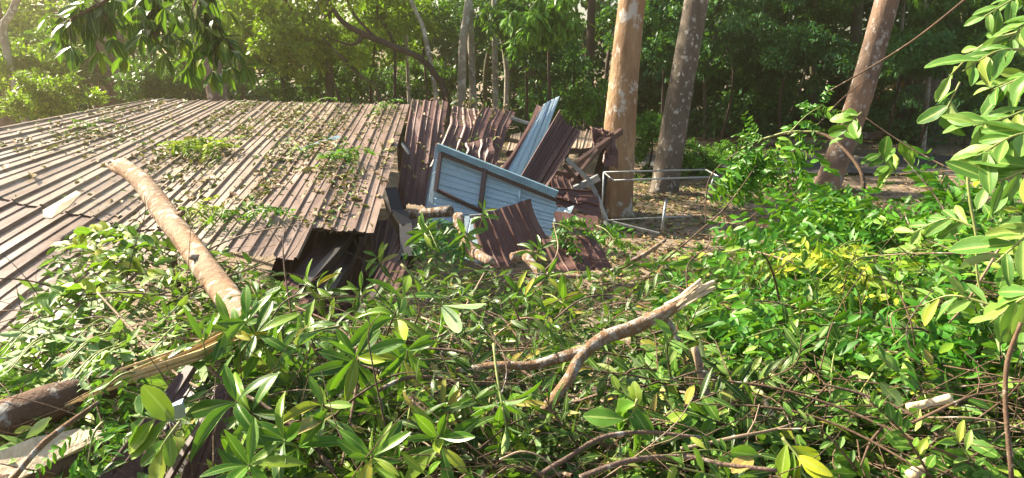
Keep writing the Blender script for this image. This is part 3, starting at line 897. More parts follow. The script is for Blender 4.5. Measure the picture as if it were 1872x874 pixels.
log('splintered_stick', 'upright split stick standing right of the forked branch', [(1270, 636, 2.5), (1284, 690, 2.4), (1296, 750, 2.3), (1302, 790, 2.2)], [8, 9, 8, 6], 'twig_pale', 'stick', 8, .1)
log('splintered_stick', 'short leaning split stick near the bottom right', [(1394, 722, 2.35), (1408, 755, 2.3), (1424, 785, 2.25)], [3, 7, 5], 'wood_pale', 'stick', 8, .1)
log('splintered_stick', 'pale wood chunk poking out at the bottom right edge', [(1665, 870, 1.85), (1690, 850, 1.9), (1706, 832, 1.95)], [12, 11, 3], 'wood_pale', 'stick', 8, .12)
log('splintered_stick', 'pale rolled bark stub among leaves on the right', [(1660, 745, 2.1), (1700, 738, 2.1), (1738, 728, 2.1)], [9, 10, 10], 'wood_pale', 'stick', 10, .06)
tw = [
 ('long thin straight twig slanting up to the top right', [(1500, 175, 6.6), (1580, 130, 6.4), (1660, 80, 6.2), (1720, 35, 6.0), (1775, -10, 5.9)], [2, 2.4, 2.6, 3, 3.4], 'twig'),
 ('arching red brown branch carrying the drooping fern leaves', [(1580, 348, 5.6), (1572, 310, 5.7), (1540, 270, 5.9), (1500, 244, 6.1), (1440, 244, 6.3), (1380, 262, 6.5), (1330, 292, 6.6), (1298, 325, 6.6), (1290, 372, 6.5), (1291, 410, 6.4)], [6, 5.5, 5, 4.5, 3.5, 3, 2.8, 2.5, 2.2, 1.8], 'twig'),
 ('thin dark twig forking behind the arching branch', [(1495, 228, 6.2), (1540, 180, 6.6), (1590, 140, 6.9)], [2, 1.8, 1.2], 'twig'),
 ('thin dangling twig with round leaves right of the leaning trunk', [(1575, 210, 5.0), (1640, 255, 4.8), (1700, 290, 4.6), (1745, 312, 4.4)], [1.6, 1.8, 2, 2.2], 'twig'),
 ('dark twig lying level at the right edge of the road', [(1650, 318, 5.2), (1700, 315, 5.0), (1760, 312, 4.6), (1830, 318, 4.2)], [2, 2.4, 2.6, 3], 'twig'),
 ('orange brown curved stick beyond the fern mass', [(1665, 335, 6.0), (1700, 322, 6.0), (1765, 326, 5.6)], [3, 3.5, 3], 'bark_red'),
 ('grey green stem hanging through the right side leaves', [(1790, 240, 2.6), (1770, 300, 2.6), (1772, 360, 2.55), (1784, 430, 2.5), (1786, 500, 2.45), (1800, 560, 2.4)], [4, 4, 4, 4, 3.5, 3], 'stem'),
 ('long pale twig slanting down through the right leaves', [(1835, 440, 2.5), (1800, 500, 2.5), (1762, 560, 2.55), (1735, 590, 2.6)], [4, 4, 3.5, 3], 'twig_pale'),
 ('dark stem standing at the right picture edge', [(1866, 590, 1.75), (1842, 660, 1.75), (1838, 740, 1.7), (1850, 880, 1.6)], [6, 7, 7, 8], 'twig'),
 ('pale grey twig rising over the left foliage', [(178, 535, 3.5), (220, 580, 3.2), (270, 635, 2.9), (330, 690, 2.6), (390, 720, 2.45)], [3, 4, 4.5, 5, 5], 'twig_pale'),
 ('grey stick running through the whorled sprigs', [(380, 672, 2.45), (430, 712, 2.35), (480, 740, 2.25), (550, 790, 2.1), (610, 860, 1.9)], [5, 6, 7, 7, 7], 'twig'),
 ('brown twig crossing level over the left foliage', [(230, 448, 5.2), (320, 455, 5.0), (380, 478, 4.7), (440, 500, 4.4)], [2.2, 2.5, 2.8, 2], 'twig'),
 ('dark twig lying across the left foliage', [(110, 545, 3.6), (200, 535, 3.6), (280, 538, 3.6), (370, 548, 3.5)], [2, 3, 3, 2], 'twig'),
 ('bowed brown branch along the bottom centre', [(985, 868, 1.8), (1040, 835, 1.85), (1100, 800, 1.9), (1180, 790, 1.95), (1280, 800, 1.95)], [9, 8, 8, 7, 6], 'bark_red'),
 ('thick brown branch along the bottom right', [(1060, 872, 1.75), (1150, 842, 1.8), (1250, 835, 1.85), (1330, 850, 1.8), (1420, 860, 1.75)], [9, 10, 9, 8, 7], 'bark_red'),
 ('dark curved branch left of the forked branch', [(690, 715, 2.35), (740, 692, 2.4), (800, 690, 2.42), (850, 705, 2.4), (900, 700, 2.4)], [7, 7, 6, 5, 4], 'bark_red'),
 ('long grey twig running right across the lower right', [(1250, 690, 2.3), (1400, 706, 2.25), (1520, 740, 2.15), (1640, 790, 2.0), (1780, 850, 1.85)], [3, 4, 4.5, 5, 5], 'twig'),
 ('second long grey twig below the first on the right', [(1240, 740, 2.15), (1340, 740, 2.15), (1450, 752, 2.1), (1560, 790, 2.0), (1700, 868, 1.8)], [2.5, 3.5, 4, 4.5, 4], 'twig'),
 ('brown twig with a broken tip on the lower right', [(1505, 702, 2.3), (1580, 722, 2.25), (1660, 755, 2.15), (1720, 800, 2.05), (1790, 860, 1.9)], [3, 6, 6, 5, 4], 'bark_red'),
 ('dark branch rising steeply at the lower centre right', [(1262, 690, 2.35), (1275, 740, 2.3), (1295, 800, 2.15), (1315, 880, 1.95)], [4, 5, 6, 6], 'twig'),
 ('bare pale twig sweeping left of the forked branch', [(770, 580, 3.3), (850, 612, 3.1), (900, 640, 2.9), (960, 640, 2.85)], [3, 3.5, 3.5, 2.5], 'twig_pale'),
 ('slanting brown stick in the centre tangle', [(885, 500, 4.4), (860, 545, 4.0), (835, 590, 3.5), (820, 640, 3.2)], [3, 3.5, 4, 4], 'twig_pale'),
 ('long level twig behind the snapped branch end', [(1120, 540, 3.9), (1220, 570, 3.5), (1330, 580, 3.4), (1450, 592, 3.3), (1560, 615, 3.1)], [2.5, 3, 3.5, 3, 2.5], 'twig'),
 ('thin curved twig rising right of the buried sheet', [(950, 520, 4.9), (1000, 490, 5.2), (1020, 455, 5.6), (1012, 410, 6.3)], [2, 2, 1.8, 1.2], 'twig_pale'),
 ('bare branching twig in front of the pipe frame', [(1130, 560, 4.2), (1200, 490, 4.9), (1270, 430, 5.6), (1330, 375, 6.1), (1385, 300, 6.4)], [3, 3, 2.6, 2.2, 1.4], 'twig'),
 ('forked bare twig standing at the left of the fern mass', [(1370, 400, 6.0), (1410, 365, 6.2), (1440, 340, 6.3), (1470, 300, 6.4)], [2, 2, 1.8, 1.2], 'twig'),
 ('dark branch crossing low in the whorled leaves', [(540, 560, 3.6), (620, 600, 3.2), (660, 660, 2.7), (640, 760, 2.3)], [3, 4, 5, 5], 'twig'),
 ('upright dark stem under the big whorled sprig', [(655, 650, 2.55), (652, 700, 2.45), (640, 770, 2.25), (625, 850, 2.0)], [4, 4.5, 5, 5], 'twig'),
]
for lb, pts, rr, m_ in tw:
    P = px_pts(pts); R = [.62 * r * p[2] / F for r, p in zip(rr, pts)]
    q, r = smooth_line(P, R, 5)
    a = Acc(); tube(a, q, r, 7, .08)
    tag(a.build('twig' if max(rr) < 5.5 else 'branch', M[m_]), lb, 'twig' if max(rr) < 5.5 else 'branch')

# tangle of bare twigs, each its own object
def rand_heap_px(x0, x1, y0, y1):
    while True:
        x, y = random.uniform(x0, x1), random.uniform(y0, y1)
        if y > heap_top(x) + 10:
            return x, y
for i in range(190):
    x, y = rand_heap_px(300, 1872, 440, 900) if i < 160 else rand_heap_px(60, 560, 430, 640)
    d = float(hdepth(x, y)) + random.uniform(-.06, .2)
    p = at(x, y, d)
    dr = norm(np.array([random.gauss(0, 1), random.gauss(0, .55), random.gauss(0, .3)]))
    L = random.uniform(.35, 1.1) * min(1.2, .22 + d * .18)
    side = norm(np.cross(dr, (0, 0, 1)))
    b1, b2 = random.gauss(0, .10), random.gauss(0, .10)
    pts = [p, p + dr * L * .35 + side * b1 * L + np.array([0, 0, .03]), p + dr * L * .7 + side * (b1 + b2) * L, p + dr * L + side * (b2) * L - np.array([0, 0, .06])]
    r0 = random.choice([.003, .004, .005, .006, .008])
    q, r = smooth_line(pts, [r0, r0 * .9, r0 * .7, r0 * .35], 4)
    a = Acc(); tube(a, q, r, 5, .1, caps=False)
    for s in range(random.randint(0, 2)):
        k = random.randint(4, len(q) - 4)
        e = q[k] + norm(dr + side * random.choice([-1, 1]) * .8 + np.array([0, 0, .3])) * L * .3
        tube(a, [q[k], (q[k] + e) / 2 + side * .01, e], [r0 * .5, r0 * .4, r0 * .2], 4, .1, caps=False)
    bt = tag(a.build('bare_twig', M[random.choice(['twig', 'twig', 'twig_pale', 'bark_red'])]), 'thin bare broken twig caught in the fallen leaf tangle', 'twig', 'bare twigs in the tangle')
    LABELQ.append((bt, q[len(q) // 2], 'bare broken twig'))

# ------------------------------------------------------------------ leafy sprigs, every leaf an object
def off_trunk(x, y):
    return abs(x - np.interp(y, [303, 388, 448, 520, 600], [222, 300, 345, 398, 460])) > 60 or y > 585

SAMPLE_UP = np.array([0, 0, 1.0])
def whorl(t, node, ax, n, L, elev, key='whorl'):
    x = norm(np.cross(ax, (.31, .9, .2))); y = np.cross(ax, x)
    a0 = random.random() * 6.28
    for i in range(n):
        an = a0 + i * 6.2832 / n + random.gauss(0, .16)
        rd = x * math.cos(an) + y * math.sin(an)
        e = elev + random.gauss(0, .14)
        d = rd * math.cos(e) + ax * math.sin(e)
        if random.random() < .2:
            d = d + np.array([0, 0, -random.uniform(.4, 1.1)])      # a wilted leaf hangs
        nn = ax * math.cos(e) - rd * math.sin(e) + np.random.normal(0, .10, 3)
        leaf_at(t, key, node + rd * .006, d, nn, L * random.uniform(.7, 1.12), random.uniform(.85, 1.2))

np.random.seed(3)
def whorl_sprig(label, px, py, d, Lpx, lean=(0, -.5, .8), nodes_=2, nl=7, group=None, key='whorl', elev=.35, stem=.35):
    tip = at(px, py, d)
    L = Lpx * d / F
    ax = norm(np.array(lean) + np.random.normal(0, .15, 3))
    base = tip - ax * stem + np.array([random.gauss(0, .06), .05, -.05])
    t = thing('leafy_sprig', label, 'leafy sprig', base, group)
    q, r = smooth_line([base, (base + tip) / 2 + np.random.normal(0, .015, 3), tip], [.006, .005, .0035], 4)
    a = Acc(); tube(a, q, r, 6, .05)
    a.build('stem', M['stem'] if random.random() < .6 else M['twig'], t)
    if group:
        LABELQ.append((t, tip, 'glossy whorled sprig'))
    for k in range(nodes_):
        whorl(t, tip - ax * (k * L * .55), ax, nl if k else max(4, nl - 2), L * (1 - .12 * (k == 0)), elev + .25 * (k == 0) - .15 * k, key)
    return t

named = [
 ('big bright whorled sprig at the centre left of the heap', 652, 652, 2.35, 105, (-.05, -.75, .6), 2, 9),
 ('tall upright glossy sprig with curling leaves below the eave', 735, 545, 3.0, 95, (.15, -.15, 1), 3, 6),
 ('whorled sprig just right of the big bright one', 745, 640, 2.4, 80, (.2, -.5, .7), 2, 7),
 ('dark glossy rosette at the bottom left of centre', 520, 805, 1.95, 110, (.0, -.6, .7), 2, 8),
 ('glossy sprig with long leaves left of the bottom rosette', 432, 735, 2.05, 120, (-.1, -.5, .8), 2, 7),
 ('yellow edged sprig at the bottom edge left of centre', 455, 850, 1.8, 110, (.1, -.6, .7), 2, 8),
 ('light green sprig above the yellow splinter', 372, 625, 2.55, 85, (-.2, -.3, .9), 3, 7),
 ('narrow leaved upright sprig beside the fallen trunk end', 470, 545, 3.3, 75, (.1, -.2, 1), 3, 6),
 ('small bright five leaved sprig in the middle tangle', 1000, 505, 4.2, 48, (.1, -.7, .6), 1, 7),
 ('pale drooping sprig in the middle tangle', 1030, 555, 3.7, 55, (.2, -.6, -.2), 2, 6),
 ('wilted pale yellow sprig at the bottom centre', 925, 780, 2.0, 95, (.3, -.6, -.5), 2, 6),
 ('glossy sprig left of the wilted yellow one', 800, 800, 1.95, 100, (-.2, -.5, .8), 2, 7),
 ('leafy sprig under the eave hole with yellowing tips', 560, 600, 3.0, 70, (0, -.4, .9), 2, 7),
 ('half hidden sprig in front of the dark eave hole', 690, 470, 5.2, 38, (-.2, -.4, .7), 2, 5),
 ('wide sprig between the grey stick and the big bright sprig', 590, 740, 2.15, 95, (-.1, -.5, .8), 2, 7),
 ('low sprig at the bottom edge under the big bright one', 680, 835, 1.85, 100, (.1, -.5, .8), 2, 8),
 ('dark leafy sprig hanging below the short limb stub', 775, 425, 6.6, 42, (0, -.6, .2), 3, 6),
 ('leafy sprig with long leaves before the curved pale limb', 850, 430, 6.5, 44, (.1, -.5, .7), 3, 6),
 ('yellowing leaf sprig poking up over the blue panel edge', 885, 385, 6.9, 32, (.1, -.4, .9), 2, 5),
 ('leafy sprig over the rounded broken limb end', 985, 455, 5.8, 36, (.2, -.5, .6), 2, 6),
 ('upright sprig covering the lower end of the fallen trunk', 452, 588, 2.6, 85, (.1, -.5, .9), 3, 7),
 ('second glossy sprig draped over the fallen trunk end', 425, 605, 2.6, 80, (-.2, -.6, .6), 2, 7),
 ('drooping leafy sprig hanging at the left side of the eave hole', 560, 520, 4.6, 52, (-.1, -.5, .6), 3, 6),
 ('thin leafy sprig reaching over the dark fallen sheet', 660, 530, 4.5, 46, (.1, -.4, .8), 3, 6),
]
for n_ in named:
    whorl_sprig(*n_)
wil = whorl_sprig('hanging sprig of folded pale leaves right of the tall glossy sprig', 808, 560, 2.9, 90, (.7, -.2, -.35), 1, 6, key='pale', elev=.5)
cl = []
tries = 0
while len(cl) < 52 and tries < 4000:
    tries += 1
    x, y = random.uniform(300, 1000), random.uniform(500, 900)
    if y < heap_top(x) + 25 or any((x - c[0]) ** 2 + (y - c[1]) ** 2 < 58 ** 2 for c in cl):
        continue
    if (x < 420 and y > 770) or not off_trunk(x, y):
        continue
    cl.append((x, y))
for x, y in cl:
    d = float(hdepth(x, y)) + random.uniform(-.12, .22)
    whorl_sprig('glossy whorled leaf sprig sunk among the others in the heap', x, y, d, random.uniform(.10, .17) * F / d, (random.gauss(0, .5), random.gauss(-.4, .4), random.uniform(.1, 1)), random.choice([1, 2, 2, 3]), random.choice([5, 6, 7]), 'whorled sprigs in the heap', stem=.25)

def alt_sprig(label, pts, key, L, n, group=None, mat='stem', up=SAMPLE_UP, wide=.75, name='leafy_sprig', r0=.006, start=.15, down=0.0, pair=False):
    """leaves alternate along a twig; pts are world points from base to tip"""
    t = thing(name, label, 'leafy sprig', pts[0], group)
    q, r = smooth_line(pts, np.linspace(r0, r0 * .4, len(pts)), 6)
    a = Acc(); tube(a, q, r, 6, .05)
    a.build('stem', M[mat], t)
    if group:
        LABELQ.append((t, q[len(q) * 2 // 3], {'pale': 'pale leaved sprig', 'broad': 'broad leaved sprig', 'yellow': 'yellow green sprig', 'narrow': 'narrow leaved sprig'}[key]))
    T = norm(np.gradient(q, axis=0))
    side = 1
    for i in range(n):
        f = start + (1 - start) * (i + .5 * random.random()) / n
        k = min(int(f * (len(q) - 1)), len(q) - 1)
        tg = T[k]
        sd = np.cross(tg, up)
        if np.linalg.norm(sd) < .1:
            sd = np.cross(tg, (0, 1, 0))
        sd = norm(sd)
        for s_ in ((side,) if not pair else (1, -1)):
            d = tg * (1 - wide * .6) + sd * s_ * wide * random.uniform(.7, 1.2) + up * random.gauss(.05, .25) + np.array([0, 0, -down])
            nn = up + np.random.normal(0, .35, 3)
            leaf_at(t, key, q[k], d, nn, L * random.uniform(.65, 1.15) * (.75 if f > .9 else 1), random.uniform(.8, 1.2))
        side = -side
    return t

# large pale leaves hanging in from the right edge
RB = [
 ('top right sprig of long pale leaves near the picture edge', [(1872, 90, 2.3), (1820, 95, 2.3), (1760, 130, 2.3)], 8, .14),
 ('sprig of pale leaves spraying left below the top right sprig', [(1900, 190, 2.2), (1840, 215, 2.2), (1780, 230, 2.2)], 11, .15),
 ('dense pale leaf cluster halfway down the right edge', [(1910, 240, 2.0), (1850, 250, 2.0), (1780, 290, 2.0)], 13, .15),
 ('leafy sprig hanging from the very top right corner', [(1900, -30, 2.6), (1850, 0, 2.6), (1800, 30, 2.6)], 10, .11),
 ('second sprig just below the top right corner', [(1930, 10, 2.4), (1880, 40, 2.4), (1845, 75, 2.4)], 10, .11),
 ('small leaved sprig between the top right sprigs', [(1920, 120, 2.5), (1870, 140, 2.5), (1800, 165, 2.5)], 11, .10),
 ('lower pale leaf spray on the right edge', [(1930, 290, 1.9), (1880, 310, 1.9), (1790, 345, 1.95)], 10, .16),
 ('broad bright leaves hanging low on the right edge', [(1940, 400, 1.8), (1880, 430, 1.8), (1820, 480, 1.8)], 9, .16),
 ('sprig of drooping leaves at the right edge above the dark stem', [(1930, 520, 1.8), (1870, 545, 1.85), (1810, 590, 1.9)], 9, .14),
 ('sprig with yellow flower like tips among the pale leaves', [(1800, 330, 2.2), (1820, 280, 2.1), (1840, 235, 2.1)], 10, .09),
 ('thin twig of round pale leaves reaching left at the top right', [(1872, 55, 2.8), (1800, 80, 2.9), (1745, 130, 3.0), (1715, 165, 3.1)], 8, .12),
 ('pale leaf sprig leaning over the fern mass on the right', [(1790, 420, 2.6), (1730, 400, 2.7), (1660, 430, 2.8)], 9, .13),
 ('sprig of wide leaves hanging over the lower right leaves', [(1820, 560, 2.3), (1740, 540, 2.4), (1680, 560, 2.5)], 8, .13),
]
UPR = norm(np.array([-.5, -.45, .75]))
for i, (lb, pts, n, L) in enumerate(RB):
    alt_sprig(lb, px_pts(pts), 'yellow' if 'yellow' in lb else 'pale', L, n, up=UPR, wide=.7, down=.25, mat='stem')
for i in range(7):
    y = random.uniform(20, 620)
    p = px_pts([(1960, y - 40, 2.3), (1900, y, 2.4), (1830 + random.uniform(-20, 40), y + 40, 2.5)])
    alt_sprig('broad leaf sprig half hidden at the right picture edge', p, 'broad', .14, 9, 'sprigs at the right edge', up=UPR, down=.2)
# small round-leaved twigs in mid air
alt_sprig('small twig of rounded leaves in front of the leaning brown trunk', px_pts([(1575, 205, 5.0), (1555, 225, 5.0), (1540, 258, 5.0)]), 'broad', .17, 9, up=UPR, wide=.9)
alt_sprig('two leaves dangling from the thin twig right of the leaning trunk', px_pts([(1640, 255, 4.8), (1655, 262, 4.8), (1670, 275, 4.8)]), 'broad', .17, 5, up=UPR, down=.5)
alt_sprig('dark leafy twig over the road at the right', px_pts([(1640, 320, 5.0), (1622, 300, 5.0), (1608, 278, 5.0)]), 'broad', .20, 8, up=UPR, down=.3)
alt_sprig('leafy twig hanging level at the right of the buttress tree', px_pts([(1755, 150, 3.6), (1735, 190, 3.6), (1725, 210, 3.6)]), 'broad', .15, 4, up=UPR, down=.6)
# big ovate leaves near the bottom
alt_sprig('three big ovate leaves at the bottom centre right', px_pts([(1165, 730, 2.0), (1155, 760, 2.0), (1140, 770, 1.95)]), 'broad', .15, 5, up=norm(np.array([-.2, -.6, .7])), wide=1.0, down=.5)
alt_sprig('single large flat leaf lying at the bottom right of centre', px_pts([(1392, 832, 1.85), (1380, 834, 1.85), (1372, 836, 1.84)]), 'broad', .13, 2, up=norm(np.array([0, -.5, .8])), wide=.2)
alt_sprig('yellow green wilted leaves at the bottom right', px_pts([(1430, 800, 1.95), (1455, 830, 1.9), (1475, 860, 1.85)]), 'yellow', .15, 6, up=norm(np.array([-.4, -.6, .6])), down=.4)
alt_sprig('big ovate leaf sprig left of the metal channel', px_pts([(330, 770, 1.95), (285, 765, 1.95), (245, 760, 1.95)]), 'broad', .15, 7, up=norm(np.array([-.2, -.6, .7])), down=.3)
alt_sprig('bright bent leaves dangling in front of the dark channel', px_pts([(330, 770, 1.9), (300, 810, 1.85), (285, 840, 1.85)]), 'broad', .13, 5, up=norm(np.array([-.2, -.6, .7])), down=.8)
# left foliage: pale undersides hanging, and sunlit yellow green
for i in range(17):
    x, y = random.uniform(20, 330), random.uniform(560, 700)
    while y < heap_top(x) + 20 or y > 760 - x * .35:
        x, y = random.uniform(10, 330), random.uniform(540, 720)
    b = heap(x + 60, y - 30, 0.1); e = heap(x - 40, y + 40, -.08); m_ = (b + e) / 2 + np.array([0, 0, .05])
    alt_sprig('grey green sprig with pale leaf undersides on the left heap', [b, m_, e], 'pale', .13, random.randint(8, 12), 'pale sprigs on the left heap', up=norm(np.array([.3, -.1, -.8])), wide=.7, down=.35)
for i in range(20):
    x, y = random.uniform(80, 420), random.uniform(400, 560)
    while y < heap_top(x) + 5 or not off_trunk(x, y):
        x, y = random.uniform(80, 420), random.uniform(400, 560)
    d0 = float(hdepth(x, y))
    b = at(x + random.uniform(30, 80), y + 15, d0 - .1); e = at(x - 40, y - 5, d0 - .25)
    alt_sprig('sunlit yellow green sprig on the left side of the heap', [b, (b + e) / 2 + np.array([0, 0, .06]), e], random.choice(['yellow', 'yellow', 'broad']), .14, random.randint(9, 13), 'sunlit sprigs on the left heap', up=norm(np.array([-.3, -.3, 1])), wide=.75)
# narrow leaved boughs in the middle tangle
for i in range(58):
    x, y = rand_heap_px(780, 1420, 470, 900)
    d0 = float(hdepth(x, y)) + random.uniform(0, .15)
    b = at(x, y, d0 + .05)
    dr = norm(np.array([random.gauss(0, .8), random.gauss(-.2, .4), random.gauss(.1, .4)]))
    e = b + dr * .4
    alt_sprig('narrow leaved bough lying in the centre tangle', [b, (b + e) / 2 + np.random.normal(0, .03, 3), e], 'narrow', .13, random.randint(9, 14), 'narrow leaved boughs in the tangle', mat='twig', up=norm(np.array([random.gauss(0, .4), -.4, .8])), wide=.65, r0=.005)
for i in range(44):
    x, y = rand_heap_px(1200, 1872, 560, 900)
    d0 = float(hdepth(x, y)) + random.uniform(-.05, .15)
    b = at(x, y, d0 + .05)
    dr = norm(np.array([random.gauss(-.2, .8), random.gauss(-.2, .4), random.gauss(.1, .4)]))
    e = b + dr * .38
    alt_sprig('broad leaf bough lying in the lower right of the heap', [b, (b + e) / 2 + np.random.normal(0, .03, 3), e], random.choice(['broad', 'broad', 'pale', 'broad']), random.uniform(.055, .12), random.randint(9, 15), 'broad leaf boughs lower right', mat=random.choice(['twig', 'stem']), up=norm(np.array([random.gauss(-.2, .4), -.4, .8])), wide=.75, r0=.005)

# ------------------------------------------------------------------ pinnate fronds
def frond_mesh(L, n, lf, droop, mat='pinnate', curl=0.0):
    a = Acc()
    t = np.linspace(0, 1, 9)
    pts = np.stack([curl * t * t * L, t * L, -droop * t * t * L], 1)
    tube(a, pts, np.linspace(.0028, .001, 9), 4, caps=False, rnd=.4)
    pr = proto(3, 2, ellip, .15, .25)
    s = np.linspace(.14, 1, n)
    k = s * 8
    B = np.stack([np.interp(k, np.arange(9), pts[:, j]) for j in range(3)], 1)
    T = norm(np.stack([np.interp(k, np.arange(9), np.gradient(pts[:, j])) for j in range(3)], 1))
    for sg in (1, -1):
        sd = norm(np.cross(T, [0, 0, 1])) * sg
        d = sd * .85 + T * .5 + rng.normal(0, .10, (n, 3)) - np.array([0, 0, .15])
        d = d + rng.normal(0, .2, (n, 3)) - np.array([0, 0, .25]) * rng.random((n, 1))
        nn = np.array([0, 0, 1]) + rng.normal(0, .42, (n, 3))
        ok = rng.random(n) > .08
        Lf = lf * (1.05 - .5 * np.abs(s - .5)) * rng.uniform(.75, 1.15, n)
        leafset(a, pr, B[ok], d[ok], nn[ok], Lf[ok], Lf[ok] * .36, (rng.random(n) * .35 + .25)[ok])
    return a.mesh('frond', M[mat])
FR = {m_: [frond_mesh(1, 9, .25, .35, m_), frond_mesh(1, 8, .27, .15, m_, .15), frond_mesh(1, 10, .24, .6, m_, -.2), frond_mesh(1, 9, .26, .9, m_, .1), frond_mesh(1, 8, .28, .5, m_, .3), frond_mesh(1, 10, .25, .75, m_, -.3), frond_mesh(1, 7, .3, .25, m_, -.1), frond_mesh(1, 11, .22, 1.1, m_, .2)] for m_ in ('pinnate', 'yellow', 'bg_blue')}

def frond_at(parent, mat, base, d, n, L):
    d = norm(d); x = np.cross(d, n)
    if np.linalg.norm(x) < 1e-4:
        x = np.array([1.0, 0, 0])
    x = norm(x); z = np.cross(x, d)
    o = bpy.data.objects.new('frond', random.choice(FR[mat]))
    b = np.asarray(base) - np.array(parent.location)
    o.parent = parent
    o.matrix_basis = Matrix(((x[0] * L, d[0] * L, z[0] * L, b[0]), (x[1] * L, d[1] * L, z[1] * L, b[1]), (x[2] * L, d[2] * L, z[2] * L, b[2]), (0, 0, 0, 1)))
    col.objects.link(o)

def fern_bough(label, base, tip, nf, L, mat='pinnate', group=None, hang=.2, spread=.8, up=SAMPLE_UP, name='fern_leaved_bough'):
    base, tip = np.asarray(base), np.asarray(tip)
    t = thing(name, label, 'leafy bough', base, group)
    q, r = smooth_line([base, (base + tip) / 2 + np.array([0, 0, .04]), tip], [.007, .005, .003], 5)
    a = Acc(); tube(a, q, r, 6, .05); a.build('stem', M['stem'], t)
    if group:
        LABELQ.append((t, tip, 'yellow fern bough' if mat == 'yellow' else 'fern leaved bough'))
    ax = norm(tip - base)
    sd = norm(np.cross(ax, up) + 1e-6)
    for i in range(nf):
        f = .1 + .9 * i / max(1, nf - 1)
        k = int(f * (len(q) - 1))
        d = ax * random.uniform(.2, .8) + sd * (1 if i % 2 else -1) * spread * random.uniform(.5, 1.1) + np.array([0, 0, random.gauss(.1, .2) - hang])
        frond_at(t, mat, q[k], d, up + np.random.normal(0, .3, 3), L * random.uniform(.7, 1.1))
    return t

for i in range(52):
    if i < 40:
        x, y = rand_heap_px(1310, 1730, 375, 640)
    else:
        x, y = rand_heap_px(1380, 1660, 400, 480)
    d0 = float(hdepth(x, y)) + random.uniform(-.1, .1)
    b = at(x + random.uniform(-20, 40), y + 10, d0 + .1); dr = norm(np.array([random.gauss(-.3, .6), -.5, random.uniform(-.1, .35)]))
    yel = abs(x - 1550) < 60 and y > 440 and y < 520
    fern_bough('bright fern leaved bough in the mass right of the pipe frame', b, b + dr * .4, 6, .46 if d0 > 4 else .36, 'yellow' if yel and random.random() < .4 else 'pinnate', 'fern leaved boughs on the right', .15, .9, norm(np.array([random.gauss(-.2, .3), -.45, .8])))
for k, (x, y) in enumerate([(1545, 455), (1565, 485), (1530, 498)]):
    d0 = float(hdepth(x, y)) - .28
    b = at(x + 30, y - 15, d0 + .1)
    t_ = fern_bough('pale yellow green fern bough on top of the right mass', b, at(x - 30, y + 15, d0 - .1), 7, .34, 'yellow', 'yellow fern boughs on the right', .1, .9, norm(np.array([-.3, -.5, .8])))
for k in range(16):
    x = random.uniform(1430, 1760); y = np.interp(x, [1430, 1500, 1640, 1760], [432, 402, 378, 372]) + random.uniform(0, 24)
    d0 = float(hdepth(x, y)) * .97
    b = at(x + random.uniform(-20, 30), y + 30, d0 + .05)
    fern_bough('fern leaved bough rising along the crest of the right mass', b, at(x + random.uniform(-25, 10), y, d0 - .12), 7, .42, 'pinnate', 'fern boughs on the right crest', .12, .9, norm(np.array([random.gauss(-.3, .3), -.55, .7])))
# curtain of fronds hanging from the arching branch
arch = px_pts([(1500, 244, 6.1), (1470, 243, 6.2), (1440, 244, 6.3), (1410, 252, 6.4), (1380, 262, 6.5), (1355, 275, 6.55)])
fb = thing('fern_leaved_bough', 'curtain of fern leaves drooping from the arching red brown branch', 'leafy bough', arch[0])
a = Acc(); q, r = smooth_line(arch, [.012] * 6, 4); tube(a, q + np.array([0, 0, .015]), r, 6); a.build('stem', M['stem'], fb)
for i in range(58):
    p = q[int((len(q) - 1) * random.random() ** .55)] + np.random.normal(0, .04, 3)
    p = p + np.array([0, 0, -random.random() ** 1.5 * .35])
    w = (p[0] - q[-1][0]) / (q[0][0] - q[-1][0])
    frond_at(fb, 'pinnate', p, np.array([random.gauss(-.45, .3), random.gauss(-.2, .3), -1.0 + w * .5]), np.array([random.gauss(-.6, .4), -.7, .35]), random.uniform(.30, .48))
fern_bough('fern leaved spray rising above the arching branch', at(1440, 246, 6.25), at(1505, 192, 6.2), 13, .28, hang=.15, up=norm(np.array([-.4, -.6, .6])))
fern_bough('fern leaved tuft at the left end of the arching branch', at(1405, 262, 6.4), at(1365, 245, 6.4), 7, .28, hang=.25, up=norm(np.array([-.2, -.6, .7])))
def rp(px, py):
    """roof point under a photo pixel"""
    best = None
    for u in np.linspace(0, 1, 41):
        vv = np.linspace(0, 1.5, 61)
        P = roof_pt(np.full(61, u), vv)
        rel = P - CAM; zz = rel @ FWD
        X_, Y_ = 936 + F * (rel @ RGT) / zz, 437 - F * (rel @ UPV) / zz
        e = (X_ - px) ** 2 + (Y_ - py) ** 2
        k = int(e.argmin())
        if best is None or e[k] < best[0]:
            best = (e[k], P[k])
    return best[1] + np.array([0, 0, .05])
ferns = [('dense yellow green fern clump lying in the middle of the roof', 335, 282, 22, .42, 'yellow'), ('smaller fern clump right of the dense one on the roof', 378, 280, 16, .38, 'yellow'),
 ('small fern tuft on the ridge at the right end of the roof', 693, 203, 9, .32, 'pinnate'), ('flat green fern spray near the right side of the roof', 618, 300, 8, .40, 'pinnate'),
 ('yellow green fern tuft draped on the fallen trunk', 352, 402, 12, .34, 'yellow'), ('dark green leaf tuft right of the fallen trunk', 408, 408, 10, .34, 'pinnate'),
 ('small low fern spray below the grey strip on the roof', 540, 295, 6, .28, 'pinnate'), ('pale green spray lying near the right roof rib', 596, 302, 5, .3, 'pinnate'),
 ('small green spray on the left of the roof', 150, 240, 5, .26, 'pinnate'), ('thin green spray near the ridge middle', 585, 192, 5, .26, 'pinnate'),
 ('dark leafy spray beside the lower roof edge', 462, 412, 9, .34, 'pinnate')]
